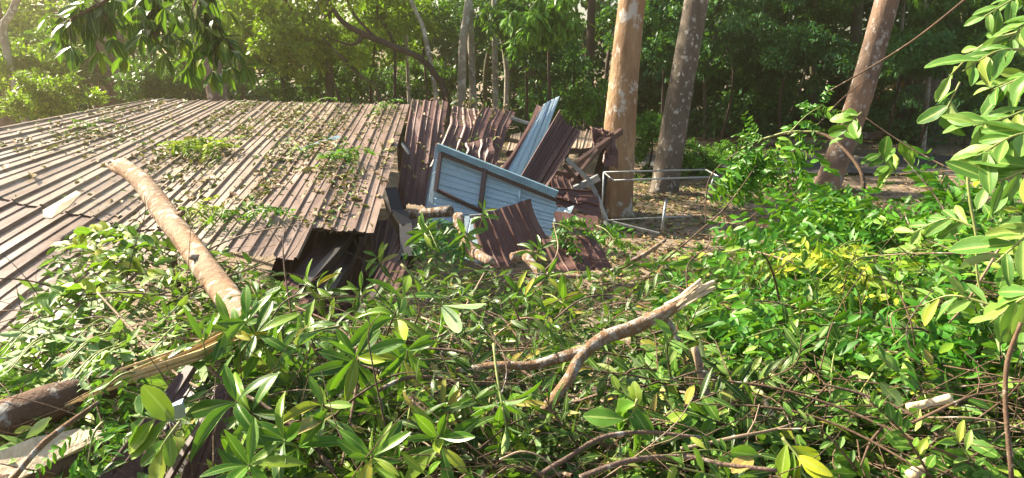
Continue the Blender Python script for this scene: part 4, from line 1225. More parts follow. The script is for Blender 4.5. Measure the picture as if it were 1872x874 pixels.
for lb, x, y, nf, L, m_ in ferns:
    b = rp(x, y)
    fern_bough(lb, b + np.array([-.15, .1, .02]), b + np.array([.2, -.05, .12]), nf, L, m_, None, .05, 1.0)
fern_bough('fern on top of the buried brown sheet', at(1010, 408, 7.5), at(1050, 428, 7.3), 14, .38, hang=.2, up=norm(np.array([0, -.6, .8])))
fern_bough('fern hanging beside the slanting steel offcut', at(1090, 412, 7.9), at(1125, 440, 7.5), 13, .36, hang=.3, up=norm(np.array([0, -.6, .8])))
fern_bough('dark fern leaves hanging below the short limb stub', at(770, 400, 7.1), at(800, 455, 6.4), 16, .40, 'bg_blue', hang=.3, up=norm(np.array([0, -.7, .7])))
fern_bough('green fern fronds over the bottom of the yellow splinter', at(270, 680, 2.5), at(180, 720, 2.35), 9, .22, hang=.2)
fern_bough('green fern leaves beside the lower lichen trunk', at(190, 770, 2.1), at(160, 850, 1.95), 9, .2, hang=.25, up=norm(np.array([0, -.5, .8])))

# brown channel and crushed frame at the bottom left
ch = thing('crushed_metal_channel', 'crushed brown metal channel with dark open end at the bottom left', 'metal channel', at(330, 860, 2.0))
sheet_acc([(330, 690, 2.35), (352, 700, 2.35), (225, 880, 1.95), (185, 880, 1.95)], 1, nv=10, seed=51, rib=.02).build('side_plate', M['sheet'], ch, smooth=False)
sheet_acc([(330, 700, 2.6), (410, 690, 2.6), (330, 890, 2.1), (215, 880, 2.1)], 2, nv=10, seed=52, rib=.015).build('inner_plate', M['steel_dark'], ch, smooth=False)
sheet_acc([(405, 705, 2.2), (440, 720, 2.2), (400, 890, 1.9), (330, 890, 1.9)], 2, nv=10, seed=53, rib=.02).build('side_plate', M['sheet'], ch, smooth=False)
a = Acc(); beam(a, at(402, 715, 2.2), at(300, 890, 1.85), .02, .02); beam(a, at(350, 672, 2.4), at(320, 720, 2.3), .04, .03)
a.build('edge_rail', M['steel_brown'], ch, smooth=False)
a = Acc(); a.add(px_pts([(300, 745, 2.15), (335, 728, 2.15), (340, 760, 2.1), (310, 775, 2.1), (318, 742, 2.05), (332, 738, 2.05)]), [[0, 1, 5, 4], [1, 2, 3, 5], [0, 4, 3, 3]][:2], [[0, 4, 3], [4, 5, 3]])
a.build('crumpled_flap', M['sheet'], ch, smooth=False)

# ------------------------------------------------------------------ loose masses: heap filling, litter on roof and ground
def scatter_heap(n, x0, x1, ytop_add, d0, d1, Lm, Ls, asp, pr, mat, name, label, seed, up=(0, -.3, 1), jit=.7, ymax=1000, cond=None):
    r = np.random.default_rng(seed)
    px = r.uniform(x0, x1, n * 2); py = r.uniform(340, ymax, n * 2)
    ok = py > heap_top(px) + ytop_add
    if cond is not None:
        ok &= cond(px, py)
    px, py = px[ok][:n], py[ok][:n]
    m = len(px)
    d = hdepth(px, py) + r.uniform(d0, d1, m)
    R = FWD + RGT * (px[:, None] - 936) / F - UPV * (py[:, None] - 437) / F
    P = CAM + R * (d / R[:, 1])[:, None]
    P[:, 2] = np.maximum(P[:, 2], gz(P[:, 0], P[:, 1]) + .02)
    dirs = r.normal(0, 1, (m, 3)) * np.array([1, 1, .55])
    nn = np.array(up) + r.normal(0, jit, (m, 3))
    L = np.clip(r.normal(Lm, Ls, m), Lm * .4, Lm * 2)
    a = Acc()
    leafset(a, pr, P, dirs, nn, L, L * asp, r.random(m))
    o = a.build(name, M[mat], kind='stuff')
    return tag(o, label, 'leaves', None, 'stuff')
p_small = proto(3, 2, ellip, .2, .25, .2)
p_nar = proto(4, 2, lanc, .3, .3, .4)
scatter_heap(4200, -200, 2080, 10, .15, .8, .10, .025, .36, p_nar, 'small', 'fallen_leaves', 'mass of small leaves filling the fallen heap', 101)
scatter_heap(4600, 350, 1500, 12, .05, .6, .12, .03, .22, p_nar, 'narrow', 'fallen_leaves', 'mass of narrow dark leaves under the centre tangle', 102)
scatter_heap(3000, 1180, 2080, 12, .06, .6, .09, .02, .5, p_small, 'broad', 'fallen_leaves', 'mass of broad green leaves under the right of the heap', 103)
scatter_heap(2600, -200, 560, 8, .05, .55, .11, .025, .34, p_nar, 'pale', 'fallen_leaves', 'mass of grey green leaves under the left of the heap', 104)
scatter_heap(2600, 1300, 1900, 5, .0, .45, .07, .015, .42, p_small, 'pinnate', 'fallen_leaves', 'mass of fern leaflets under the right fern boughs', 105, ymax=660)
scatter_heap(6000, 450, 1950, 16, .3, 1.1, .11, .03, .26, p_nar, 'narrow', 'fallen_leaves', 'deep layer of dark narrow leaves low in the fallen heap', 107)  # extra layer added so sunlit ground does not brighten the gaps
# fine twig tangle that cannot be counted
a = Acc()
r = np.random.default_rng(55)
for i in range(1900):
    x = r.uniform(-100, 1950); y = r.uniform(420, 960)
    if y < heap_top(x) + 15:
        continue
    d = float(hdepth(x, y)) + r.uniform(.03, .4)
    p = at(x, y, d); dr = norm(r.normal(0, 1, 3) * np.array([1, .6, .35])); L = r.uniform(.2, .7)
    m_ = p + dr * L * .5 + r.normal(0, .04, 3)
    w = r.uniform(.0015, .004)
    q, rr = smooth_line([p, m_, p + dr * L], [w, w * .8, w * .4], 3)
    tube(a, q, rr, 4, caps=False)
tag(a.build('twig_tangle', M['twig'], kind='stuff'), 'tangle of fine twigs all through the fallen heap', 'twigs', None, 'stuff')

def roof_litter(n, mat, name, label, Lm, seed, dens):
    r = np.random.default_rng(seed)
    U, Vv = [], []
    cx = r.uniform(0, 1, (46, 2)) * np.array([1, 1.05])
    while len(U) < n:
        if r.random() < .88:
            c = cx[r.integers(0, 46)]
            u, v = c[0] + r.normal(0, .022), c[1] + r.normal(0, .085)
        else:
            u, v = r.uniform(0, 1), r.uniform(0, 1.05)
        if 0 < u < .99 and 0 < v < 1.0 and r.random() < dens(u, v):
            U.append(u); Vv.append(v)
    P = roof_pt(np.array(U), np.array(Vv))
    P[:, 2] += .012 + r.random(n) * .035
    d = r.normal(0, 1, (n, 3)) * np.array([1, 1, .25])
    nn = np.array([0, 0, 1]) + r.normal(0, .35, (n, 3))
    L = np.clip(r.normal(Lm, Lm * .35, n), Lm * .4, Lm * 2)
    a = Acc()
    leafset(a, proto(3, 2, ellip, .35, .4, .3), P, d, nn, L, L * .5, r.random(n))
    tag(a.build(name, M[mat], kind='stuff'), label, 'leaf litter', None, 'stuff')
dens = lambda u, v: .25 + .75 * min(1, max(0, 1 - abs(u - .68) / .4)) * min(1, v * 1.5 + .15) if u > .25 else .3
roof_litter(3300, 'litter', 'leaf_litter', 'dry and green leaf litter strewn over the metal roof', .075, 201, dens)
roof_litter(260, 'litter', 'leaf_litter', 'large dry brown leaves strewn over the metal roof', .13, 202, dens)
r = np.random.default_rng(77)
n = 20000
x = r.uniform(-1, 22, n); y = 8.5 + r.random(n) ** 1.2 * 24
x[:6000] = r.uniform(.5, 10, 6000); y[:6000] = r.uniform(9, 18.5, 6000)
P = np.stack([x, y, gz(x, y) + .01 + r.random(n) * .04], 1)
ok = ~((y > 19.6) & (y < 23.4)) | (r.random(n) < .35)
P = P[ok]; P[:, 2] += .05 * ((P[:, 1] > 19.3) & (P[:, 1] < 24))
a = Acc(); m_ = len(P); L = r.uniform(.07, .18, m_)
leafset(a, proto(2, 2, ellip, .3, .4), P, r.normal(0, 1, (m_, 3)) * np.array([1, 1, .2]), np.array([0, 0, 1]) + r.normal(0, .35, (m_, 3)), L, L * .5, r.random(m_))
tag(a.build('leaf_litter', M['litter'], kind='stuff'), 'leaf litter scattered over the ground behind the wreck', 'leaf litter', None, 'stuff')
a = Acc()
for i in range(160):
    x = r.uniform(1, 16); y = r.uniform(10, 24); p = np.array([x, y, gz(x, y) + .07]); dr = norm(np.array([r.normal(), r.normal() * .6, .05])); L = r.uniform(.3, 1.4)
    tube(a, [p, p + dr * L * .5 + r.normal(0, .05, 3) * np.array([1, 1, .3]), p + dr * L], [.012, .01, .005], 4, caps=False)
tag(a.build('twig_litter', M['twig_pale'], kind='stuff'), 'broken twigs scattered on the ground by the pipe frame', 'twigs', None, 'stuff')

# ------------------------------------------------------------------ trees
p_bg = proto(2, 1, kite, .2, 0)
p_bg2 = proto(2, 2, ellip, .25, .3)
def leaf_cloud(a, centres, radii, n, L, asp, seed, squash=.75, pr=None, hang=0.0, outn=.8):
    """n leaves in clumps round the given centres"""
    r = np.random.default_rng(seed)
    c = np.asarray(centres, float); rd = np.asarray(radii, float)
    w = rd ** 2 / (rd ** 2).sum()
    sub_c, sub_r = [], []
    for i in range(len(c)):
        for k in range(12):
            v = norm(r.normal(0, 1, 3)) * r.random() ** .45
            sub_c.append(c[i] + v * rd[i] * np.array([1, 1, squash])); sub_r.append(rd[i] * r.uniform(.16, .34))
    sub_c, sub_r = np.array(sub_c), np.array(sub_r)
    ww = np.repeat(w / 12, 12)
    k = r.choice(len(sub_c), n, p=ww / ww.sum())
    v = norm(r.normal(0, 1, (n, 3))) * (r.random(n) ** .5)[:, None]
    P = sub_c[k] + v * sub_r[k][:, None] * np.array([1, 1, .7])
    d = v + r.normal(0, .7, (n, 3)) + np.array([0, 0, -hang])
    nn = np.array([0, 0, 1.0]) * outn + v * .5 + r.normal(0, .45, (n, 3))
    Ls = np.clip(r.normal(L, L * .25, n), L * .5, L * 1.7)
    leafset(a, pr or p_bg, P, d, nn, Ls, Ls * asp, np.clip(r.random(n) * .75 + r.random(len(sub_c))[k] * .25, 0, .999))

def tree(label, base, mids, rr, mat, crown=None, cmat='bg_green', name='tree', seg=14, wob=.05, flare=None, limbs=(), cL=.26, cn=1200, seed=0, group=None, kk=6, casp=.45, chang=0.0, cpr=None):
    """base = world point; mids = world points up the trunk"""
    t = thing(name, label, 'tree', base, group)
    q, r = smooth_line([base] + list(mids), rr, kk)
    a = Acc(); tube(a, q, r, seg, wob, flare=flare)
    a.build('trunk', M[mat], t)
    for lp, lr in limbs:
        q, r = smooth_line(lp, lr, 5)
        a = Acc(); tube(a, q, r, 7, wob); a.build('limb', M[mat], t)
    if crown:
        a = Acc(); leaf_cloud(a, [c[0] for c in crown], [c[1] for c in crown], cn, cL, casp, seed, .75, cpr, chang)
        a.build('crown', M[cmat], t)
    return t

def upto(p, q, z):                         # continue the line p->q to height z
    p, q = np.asarray(p), np.asarray(q)
    return p + (q - p) * (z - p[2]) / (q[2] - p[2])

def big_tree(label, bx, by, tx, ty, w0, w1, mat, zt, cmat, cr, cn, seed, butt=0.0, d=None, cL=.3, mid=None, group=None, name='tree'):
    base = onz(bx, by, 0) if d is None else at(bx, by, d)
    if d is not None:
        base[2] = 0
    d = base[1]
    top = at(tx, ty, d + .3)
    if mid is None:
        mid = (base + top) / 2
    else:
        mid = at(mid[0], mid[1], d + .15)
    hi = upto(mid, top, zt)
    hi2 = hi + np.array([random.gauss(0, .3), random.gauss(0, .3), 2.0])
    r0, r1 = w0 / 2 * d / F, w1 / 2 * d / F
    ph = random.random() * 6
    fl = (lambda f, a: np.exp(-f * 16) * (.5 + .5 * np.sin(a * 5 + ph)) * butt) if butt else None
    base = base - np.array([0, 0, .1])
    crown = [(hi + np.array([random.gauss(0, cr * .6), random.gauss(0, cr * .6), 1 + random.gauss(0, .6)]), cr * random.uniform(.5, .8)) for _ in range(4)]
    lim = []
    for k in range(3):
        e = crown[k][0]
        lim.append(([upto(mid, top, zt - 1.2), (hi + e) / 2 + np.array([0, 0, -.2]), e], [r1 * .5, r1 * .35, r1 * .1]))
    return tree(label, base, [base + (mid - base) * .25, mid, top, hi, hi2], [r0, r0 * .97, (r0 + r1) / 2, r1, r1 * .8, r1 * .3], mat, crown, cmat, name, 26, .045, fl, lim, cL, cn, seed, group, 12)

tan = big_tree('thick orange tan trunk standing right of the wrecked roof', 1124, 392, 1155, 0, 62, 47, 'bark_tan', 12.5, 'bg_green', 3.0, 420, 301, .35, mid=(1136, 200))
a = Acc(); q, r = smooth_line(px_pts([(1090, 400, 14.3), (1097, 340, 14.3), (1108, 285, 14.35), (1122, 240, 14.4)]), np.array([17, 15, 12, 5]) * 14.3 / F, 8)
tube(a, q, r, 14, .12); a.build('torn_bark', M['bark_dark'], tan)
big_tree('tall grey spotted trunk right of the orange tan one', 1212, 353, 1273, 0, 50, 42, 'bark_grey', 13, 'bg_blue', 3.0, 420, 302, .6, mid=(1238, 200))
big_tree('leaning red brown trunk behind the arching branch', 1508, 348, 1622, 0, 46, 38, 'bark_red', 13, 'bg_blue', 3.0, 420, 303, .3, mid=(1568, 190))
big_tree('brown trunk behind the roof ridge under the hanging big leaves', 404, 185, 370, 0, 34, 32, 'bark_red', 11, 'bg_green', 2.0, 250, 304, .2, d=16.5)
big_tree('pale mottled trunk left of the slim forked pair', 838, 190, 857, 0, 17, 14, 'bark_pale', 10, 'bg_green', 2.2, 300, 305, .2, d=22, mid=(846, 90))
big_tree('pale trunk with a dark hollow right of its pale neighbour', 868, 190, 858, 20, 14, 12, 'bark_pale', 9.5, 'bg_green', 2.0, 250, 306, .2, d=22.5, mid=(862, 100))
big_tree('slim pale trunk standing alone in the dark gap', 907, 195, 904, 50, 12, 10, 'bark_pale', 9, 'bg_green', 2.0, 300, 307, .2, d=23)
big_tree('slender pale trunk leaning left above the wreck', 818, 190, 752, 0, 9, 7, 'bark_pale', 9, 'bg_yellow', 2.0, 250, 308, .2, d=21, mid=(778, 70))
big_tree('mossy trunk clothed in leaves behind the roof ridge', 597, 187, 600, 80, 18, 15, 'bark_moss', 8, 'bg_yellow', 1.8, 350, 309, .2, d=21)
big_tree('wide brown trunk in the haze on the left', 200, 190, 185, 0, 62, 52, 'bark_red', 11, 'bg_green', 1.6, 260, 310, .3, d=24)
big_tree('reddish trunk at the far left edge of the clearing', 6, 215, -8, 60, 34, 28, 'bark_red', 10, 'bg_green', 1.6, 260, 311, .3, d=22)
big_tree('thin curved trunk in the haze at the top left', 45, 190, 30, 0, 13, 11, 'bark_pale', 9.5, 'bg_yellow', 1.4, 220, 312, .2, d=19, mid=(8, 70))
big_tree('dark straight trunk behind the leaning red brown one', 1556, 250, 1568, 0, 20, 18, 'bark_moss', 12, 'bg_blue', 3, 900, 313, .4, d=28)
big_tree('grey buttressed trunk at the right beyond the road', 1680, 246, 1712, 60, 48, 38, 'bark_grey', 12, 'bg_blue', 3.2, 900, 314, .6, d=28)
big_tree('thin dark trunk leaning left of the buttressed one', 1638, 236, 1668, 120, 13, 11, 'bark_dark', 11, 'bg_blue', 2.4, 700, 315, .3, d=28)
big_tree('dark leaning trunk right of the buttressed one', 1712, 246, 1748, 150, 24, 18, 'bark_grey', 11, 'bg_blue', 2.6, 700, 316, .3, d=30)
big_tree('dim trunk deep in the forest left of the tan tree', 1075, 220, 1080, 60, 18, 15, 'bark_dark', 11, 'bg_blue', 2.6, 700, 317, .3, d=30)
big_tree('dim dark trunk deep in the forest centre', 968, 220, 975, 60, 15, 13, 'bark_dark', 11, 'bg_blue', 2.6, 700, 318, .3, d=32)
big_tree('slim trunk in the deep forest right of the grey one', 1390, 240, 1400, 60, 14, 12, 'bark_dark', 12, 'bg_blue', 3, 900, 319, .3, d=31)
big_tree('pale thin stem rising above the middle of the roof', 748, 188, 742, 60, 7, 6, 'bark_pale', 8, 'bg_yellow', 1.8, 250, 320, .2, d=23)
for k in range(16):
    x = random.uniform(880, 1860); d_ = random.uniform(24, 33)
    w_ = random.uniform(5, 11)
    st_ = big_tree('thin dim stem standing in the undergrowth of the dark forest', x, 215, x + random.uniform(-40, 40), 20, w_, w_ * .85, random.choice(['bark_pale', 'bark_dark', 'bark_moss', 'bark_grey']), 9, 'bg_blue', 1.6, 120, 340 + k, .2, d=d_, mid=(x + random.uniform(-14, 14), 120), group='thin stems in the dark forest')
    LABELQ.append((st_, at(x, 120, d_), 'thin dim forest stem'))
# the arching leaning tree
B = at(822, 200, 20.5); B[2] = 0
pts = px_pts([(815, 178, 20.4), (792, 132, 20.2), (765, 105, 20), (715, 83, 19.8), (664, 62, 19.6), (627, 40, 19.4), (600, 0, 19.2), (585, -50, 19)])
tree('bowed dark trunk arching left over the roof ridge', B, pts, [.12, .11, .10, .10, .095, .09, .08, .06, .05], 'bark_dark', [(pts[-1], 1.6), (pts[-1] + np.array([-1.5, 0, .8]), 1.6)], 'bg_yellow',
     limbs=[(px_pts([(664, 62, 19.6), (655, 75, 19.5), (640, 82, 19.5), (600, 70, 19.4)]), [.075, .065, .04, .02]), (px_pts([(690, 72, 19.7), (650, 30, 19.6), (630, -10, 19.5)]), [.05, .04, .03])], cn=900, seed=330)
B = at(700, 190, 20); B[2] = 0
pts = px_pts([(692, 172, 20), (660, 140, 19.8), (600, 80, 19.5), (532, 15, 19.2), (510, -20, 19)])
tree('thin dark stem leaning far left over the roof', B, pts, [.07, .07, .06, .05, .04, .03], 'bark_moss', [(pts[-1], 1.5)], 'bg_yellow', cn=500, seed=331)
B = at(724, 190, 21); B[2] = 0
pts = px_pts([(722, 170, 21), (722, 100, 21), (712, 60, 20.8), (690, 25, 20.6), (694, -30, 20.4)])
tree('thin wavy dark stem right of the far leaning one', B, pts, [.05, .05, .05, .045, .04, .03], 'bark_dark', [(pts[-1], 1.4)], 'bg_yellow', cn=500, seed=332)

# understorey: crowns that fill the view, each a small tree of its own
UND = [ # px, py, depth, radius m, material, leaf size, n, label
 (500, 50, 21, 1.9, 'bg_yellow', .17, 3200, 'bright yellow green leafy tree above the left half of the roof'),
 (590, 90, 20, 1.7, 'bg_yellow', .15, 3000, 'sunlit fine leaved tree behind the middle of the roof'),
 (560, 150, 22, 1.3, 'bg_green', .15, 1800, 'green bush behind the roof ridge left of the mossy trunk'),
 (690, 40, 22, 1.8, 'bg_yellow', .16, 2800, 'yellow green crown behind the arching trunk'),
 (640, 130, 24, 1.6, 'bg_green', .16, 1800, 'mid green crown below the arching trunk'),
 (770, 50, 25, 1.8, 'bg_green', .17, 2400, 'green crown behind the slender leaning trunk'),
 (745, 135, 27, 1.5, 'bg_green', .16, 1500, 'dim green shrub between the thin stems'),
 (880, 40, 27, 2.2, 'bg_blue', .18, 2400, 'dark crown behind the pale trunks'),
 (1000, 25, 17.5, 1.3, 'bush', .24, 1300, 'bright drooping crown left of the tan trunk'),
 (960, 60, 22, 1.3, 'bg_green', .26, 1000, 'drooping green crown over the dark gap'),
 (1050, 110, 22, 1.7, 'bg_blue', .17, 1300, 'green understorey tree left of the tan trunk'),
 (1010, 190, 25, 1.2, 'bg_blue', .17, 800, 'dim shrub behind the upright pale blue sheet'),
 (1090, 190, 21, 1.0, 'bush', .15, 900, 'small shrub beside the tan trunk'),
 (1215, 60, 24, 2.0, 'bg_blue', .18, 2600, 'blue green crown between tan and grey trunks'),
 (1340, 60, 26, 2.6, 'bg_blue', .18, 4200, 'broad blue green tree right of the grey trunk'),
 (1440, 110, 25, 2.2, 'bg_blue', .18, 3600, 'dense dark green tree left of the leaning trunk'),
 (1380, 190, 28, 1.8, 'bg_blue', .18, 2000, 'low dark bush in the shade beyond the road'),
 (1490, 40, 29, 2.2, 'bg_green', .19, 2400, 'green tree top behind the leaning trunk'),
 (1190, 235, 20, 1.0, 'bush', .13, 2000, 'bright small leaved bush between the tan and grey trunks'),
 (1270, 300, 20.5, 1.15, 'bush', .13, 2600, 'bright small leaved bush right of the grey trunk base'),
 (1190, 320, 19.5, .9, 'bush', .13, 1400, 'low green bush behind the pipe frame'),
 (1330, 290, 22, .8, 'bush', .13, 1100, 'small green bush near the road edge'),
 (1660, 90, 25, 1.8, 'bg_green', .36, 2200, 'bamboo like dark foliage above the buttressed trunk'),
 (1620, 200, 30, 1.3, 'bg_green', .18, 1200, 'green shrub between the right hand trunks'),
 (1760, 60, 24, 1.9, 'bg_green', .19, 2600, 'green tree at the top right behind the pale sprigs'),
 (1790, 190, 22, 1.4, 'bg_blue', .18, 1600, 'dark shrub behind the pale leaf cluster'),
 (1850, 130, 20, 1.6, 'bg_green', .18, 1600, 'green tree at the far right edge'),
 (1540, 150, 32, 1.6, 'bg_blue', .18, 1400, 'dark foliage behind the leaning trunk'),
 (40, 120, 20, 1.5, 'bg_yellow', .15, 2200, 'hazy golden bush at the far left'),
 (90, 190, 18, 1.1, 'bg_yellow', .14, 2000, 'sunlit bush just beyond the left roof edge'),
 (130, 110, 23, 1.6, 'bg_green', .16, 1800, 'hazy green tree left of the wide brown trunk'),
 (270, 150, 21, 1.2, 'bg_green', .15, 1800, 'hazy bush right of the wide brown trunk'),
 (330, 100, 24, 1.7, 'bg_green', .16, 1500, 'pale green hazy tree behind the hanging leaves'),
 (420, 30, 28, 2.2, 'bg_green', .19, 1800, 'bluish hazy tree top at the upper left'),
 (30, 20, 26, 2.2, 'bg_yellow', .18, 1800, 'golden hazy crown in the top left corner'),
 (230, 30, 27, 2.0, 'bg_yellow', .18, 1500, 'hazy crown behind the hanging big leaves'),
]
for i, (x, y, d, R_, m_, L, n, lb) in enumerate(UND):
    c = at(x, y, d)
    r_ = random.Random(i)
    cs = [(c + np.array([r_.gauss(0, R_ * .45), r_.gauss(0, R_ * .4), r_.gauss(0, R_ * .3)]), R_ * r_.uniform(.55, .85)) for _ in range(4)] + [(c, R_ * .8)]
    base = np.array([c[0] + r_.gauss(0, .3), c[1] + .3, -.05])
    bush = 'bush' in lb or 'shrub' in lb
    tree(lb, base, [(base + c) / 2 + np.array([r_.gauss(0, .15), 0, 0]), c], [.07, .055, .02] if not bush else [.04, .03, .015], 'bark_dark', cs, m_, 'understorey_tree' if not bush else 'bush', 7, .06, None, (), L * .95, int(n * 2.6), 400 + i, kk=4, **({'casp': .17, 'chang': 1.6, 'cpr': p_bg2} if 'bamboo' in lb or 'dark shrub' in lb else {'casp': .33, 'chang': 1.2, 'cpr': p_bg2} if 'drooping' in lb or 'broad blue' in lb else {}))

# hanging big leaved boughs at the top left, coming down from a tree beyond the frame
HB = [('leafy bough of large dark leaves hanging at the far top left', [(480, -190, 6.9), (330, -90, 6.8), (230, -20, 6.6), (140, 30, 6.4), (95, 55, 6.3)],
       [(92, 30), (120, 20), (150, 8), (110, 70), (130, 85), (165, 60), (180, 95), (205, 70), (150, 40), (215, 20), (225, 100), (190, 30)]),
      ('middle bough of large dark leaves hanging above the roof ridge', [(420, -190, 7.0), (330, -90, 6.9), (290, -10, 6.8), (270, 50, 6.7)],
       [(250, 10), (275, 35), (300, 15), (258, 65), (290, 80), (310, 60), (325, 30), (240, 45), (335, 0), (262, -10), (300, 100), (280, -20)]),
      ('right bough of large dark leaves drooping before the brown trunk', [(440, -190, 7.1), (400, -90, 7.0), (375, 0, 6.9), (395, 70, 6.8)],
       [(350, 20), (372, 50), (340, 70), (395, 30), (410, 70), (432, 95), (380, 95), (355, 105), (420, 120), (390, 130), (448, 120), (365, 0), (415, 20), (342, 125)])]
for lb, mainp, nodes_ in HB:
    P = px_pts(mainp); P[0] = P[0] + np.array([0, 0, .6])
    t = thing('hanging_bough', lb, 'leafy bough', P[0])
    q, r = smooth_line(P, np.linspace(.03, .010, len(P)), 6)
    a = Acc(); tube(a, q, r, 7, .06); a.build('limb', M['twig'], t)
    for nx_, ny_ in nodes_:
        e = at(nx_, ny_, 6.6 + random.gauss(0, .18))
        k = int(np.argmin(np.linalg.norm(q - (e + np.array([0, 0, .25])), axis=1)))
        a = Acc(); qq, rr2 = smooth_line([q[k], (q[k] + e) / 2 + np.array([0, 0, .06]), e], [.010, .007, .004], 4)
        tube(a, qq, rr2, 5, .05); a.build('twig', M['twig'], t)
        ax = norm(qq[-1] - qq[-3] + np.random.normal(0, .1, 3) * .2)
        for w_ in range(2):
            nd = qq[-1] if w_ == 0 else qq[2]
            x = norm(np.cross(ax, (.31, .9, .2))); y = np.cross(ax, x)
            a0 = random.random() * 6.28
            for i_ in range(6):
                an = a0 + i_ * 1.047 + random.gauss(0, .25)
                rd = x * math.cos(an) + y * math.sin(an)
                d = rd * .8 + ax * random.uniform(0, .5) + np.array([0, 0, -random.uniform(.2, 1.0)])
                leaf_at(t, 'hanging', nd, d, np.array([0, 0, 1]) + rd * .5 + np.random.normal(0, .3, 3), random.uniform(.17, .27), random.uniform(.85, 1.2))

# far forest, a mass of leaves and dim stems that nobody could count
a = Acc()
r = np.random.default_rng(900)
cc, rr_ = [], []
for i in range(230):
    ang = r.uniform(-1.0, 1.0); dd = r.uniform(34, 52)
    cc.append([math.sin(ang) * dd * 1.15, dd * (.75 + .25 * math.cos(ang)) , r.uniform(.3, 14)]); rr_.append(r.uniform(2, 3.6))
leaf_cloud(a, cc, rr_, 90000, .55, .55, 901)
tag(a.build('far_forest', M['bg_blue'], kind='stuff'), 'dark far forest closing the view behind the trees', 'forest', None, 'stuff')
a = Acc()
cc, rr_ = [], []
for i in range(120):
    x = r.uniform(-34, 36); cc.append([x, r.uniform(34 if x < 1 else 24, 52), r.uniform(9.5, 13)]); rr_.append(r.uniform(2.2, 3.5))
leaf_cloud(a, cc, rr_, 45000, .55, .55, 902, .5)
tag(a.build('shade_canopy', M['bg_green'], kind='stuff'), 'high closed canopy of the forest above the trunks', 'forest', None, 'stuff')  # canopy out of view, shaped to shade the forest, left open towards the sun
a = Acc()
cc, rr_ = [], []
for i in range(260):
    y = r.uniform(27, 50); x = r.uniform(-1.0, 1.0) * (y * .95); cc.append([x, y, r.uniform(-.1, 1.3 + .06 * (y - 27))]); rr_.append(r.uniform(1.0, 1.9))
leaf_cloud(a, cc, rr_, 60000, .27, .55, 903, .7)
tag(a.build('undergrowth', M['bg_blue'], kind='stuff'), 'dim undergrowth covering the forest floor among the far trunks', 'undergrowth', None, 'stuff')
# fallen logs beyond the road
for lb, pts, w in (('long fallen log lying beyond the road', [(1560, 250, 27.5), (1640, 246, 28), (1690, 247, 28.5)], .19), ('weathered log on the far side of the road', [(1400, 262, 26), (1450, 262, 26.2), (1520, 266, 26.4)], .17)):
    P = px_pts(pts); q, r2 = smooth_line(P, [w] * 3, 5); a = Acc(); tube(a, q, r2, 10, .05)
    t = thing('fallen_log', lb, 'log', P[0]); a.build('bark_body', M['bark_red'], t)
# dead orange-leaved bush lit in the gap
c = at(1622, 165, 33); base = np.array([c[0], c[1], 0])
tree('dead orange leaved bush glowing between the right trunks', base, [(base + c) / 2, c], [.04, .03, .02], 'bark_dark', [(c, .9), (c + np.array([.3, 0, .8]), .6)], 'orange_leaf', 'bush', 7, .05, None, (), .18, 500, 777, kk=4)

# ------------------------------------------------------------------ labels of the many sprigs and twigs: counted out from things one can find
LAND = [('the orange tan trunk', 1140, 130), ('the tall grey trunk', 1245, 130), ('the leaning brown trunk', 1582, 110), ('the grey buttressed trunk', 1690, 190), ('the lone slim pale trunk', 906, 120),
        ('the forked broken branch', 1080, 635), ('the pale snapped branch end', 1275, 525), ('the big bright whorled sprig', 652, 652), ('the fallen tan trunk', 350, 450),
        ('the yellow wood splinter', 290, 665), ('the dark eave hole', 620, 480), ('the buried brown sheet', 1055, 465), ('the pipe frame', 1210, 360),
        ('the arching red brown branch', 1420, 260), ('the leaning red brown trunk', 1520, 320), ('the pale leaf cluster at the edge', 1840, 270), ('the dark stem at the edge', 1842, 700),
        ('the upright split stick', 1285, 710), ('the bowed bottom branch', 1050, 835), ('the thick bottom branch', 1250, 845), ('the lichen covered log', 90, 745),
        ('the crushed metal channel', 320, 810), ('the dark curved branch', 790, 692), ('the pale rolled bark stub', 1700, 738), ('the dark bottom rosette', 520, 805), ('the wilted yellow sprig', 925, 780)]
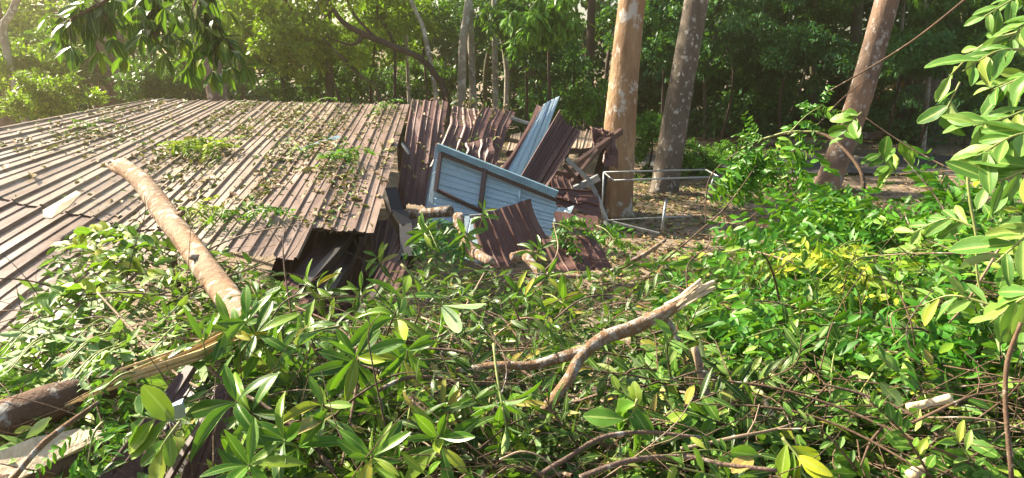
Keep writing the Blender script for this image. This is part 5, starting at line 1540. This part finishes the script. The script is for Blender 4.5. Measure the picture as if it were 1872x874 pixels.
ORD = ['', 'second', 'third', 'fourth', 'fifth', 'sixth', 'seventh', 'eighth', 'ninth', 'tenth', 'eleventh', 'twelfth', 'thirteenth', 'fourteenth', 'fifteenth', 'sixteenth', 'seventeenth', 'eighteenth', 'nineteenth', 'twentieth']
slots = {}
for o, w, look in LABELQ:
    rel = np.asarray(w) - CAM
    zz = rel @ FWD
    x, y = 936 + F * (rel @ RGT) / zz, 437 - F * (rel @ UPV) / zz
    if not (-20 < x < 1892 and y < 890):
        continue
    nm, lx, ly = min(LAND, key=lambda l: (l[1] - x) ** 2 + (l[2] - y) ** 2)
    dx, dy = x - lx, y - ly
    side = ('on its right' if dx > 0 else 'on its left') if abs(dx) > abs(dy) else ('below it' if dy > 0 else 'above it')
    slots.setdefault((look, nm, side), []).append((dx * dx + dy * dy, id(o), o))
for (look, nm, side), ls in slots.items():
    for k, (_, _, o) in enumerate(sorted(ls)):
        if k < len(ORD):
            o['label'] = ('%s next to %s, %s' % (look, nm, side)) if k == 0 else '%s %s from %s, %s' % (ORD[k], look, nm, side)

# ------------------------------------------------------------------ haze
def haze():
    m = bpy.data.materials.new('haze_air'); m.use_nodes = True
    N, L = m.node_tree.nodes, m.node_tree.links
    N.remove(N['Principled BSDF'])
    v = N.new('ShaderNodeVolumePrincipled')
    v.inputs['Color'].default_value = (1.0, .86, .58, 1)
    v.inputs['Density'].default_value = .0027
    v.inputs['Anisotropy'].default_value = .80
    L.new(v.outputs[0], N['Material Output'].inputs['Volume'])
    a = Acc()
    x0, x1, y0, y1, z0, z1 = -175, 175, -45, 185, -1.2, 17.5
    V = [(x, y, z) for z in (z0, z1) for x, y in ((x0, y0), (x1, y0), (x1, y1), (x0, y1))]
    a.add(V, [[3, 2, 1, 0], [4, 5, 6, 7], [0, 1, 5, 4], [1, 2, 6, 5], [2, 3, 7, 6], [3, 0, 4, 7]])
    o = a.build('haze', m, smooth=False, kind='stuff')
    tag(o, 'thin sunlit morning haze hanging in the forest air', 'haze', None, 'stuff')
    o.display_type = 'WIRE'
haze()
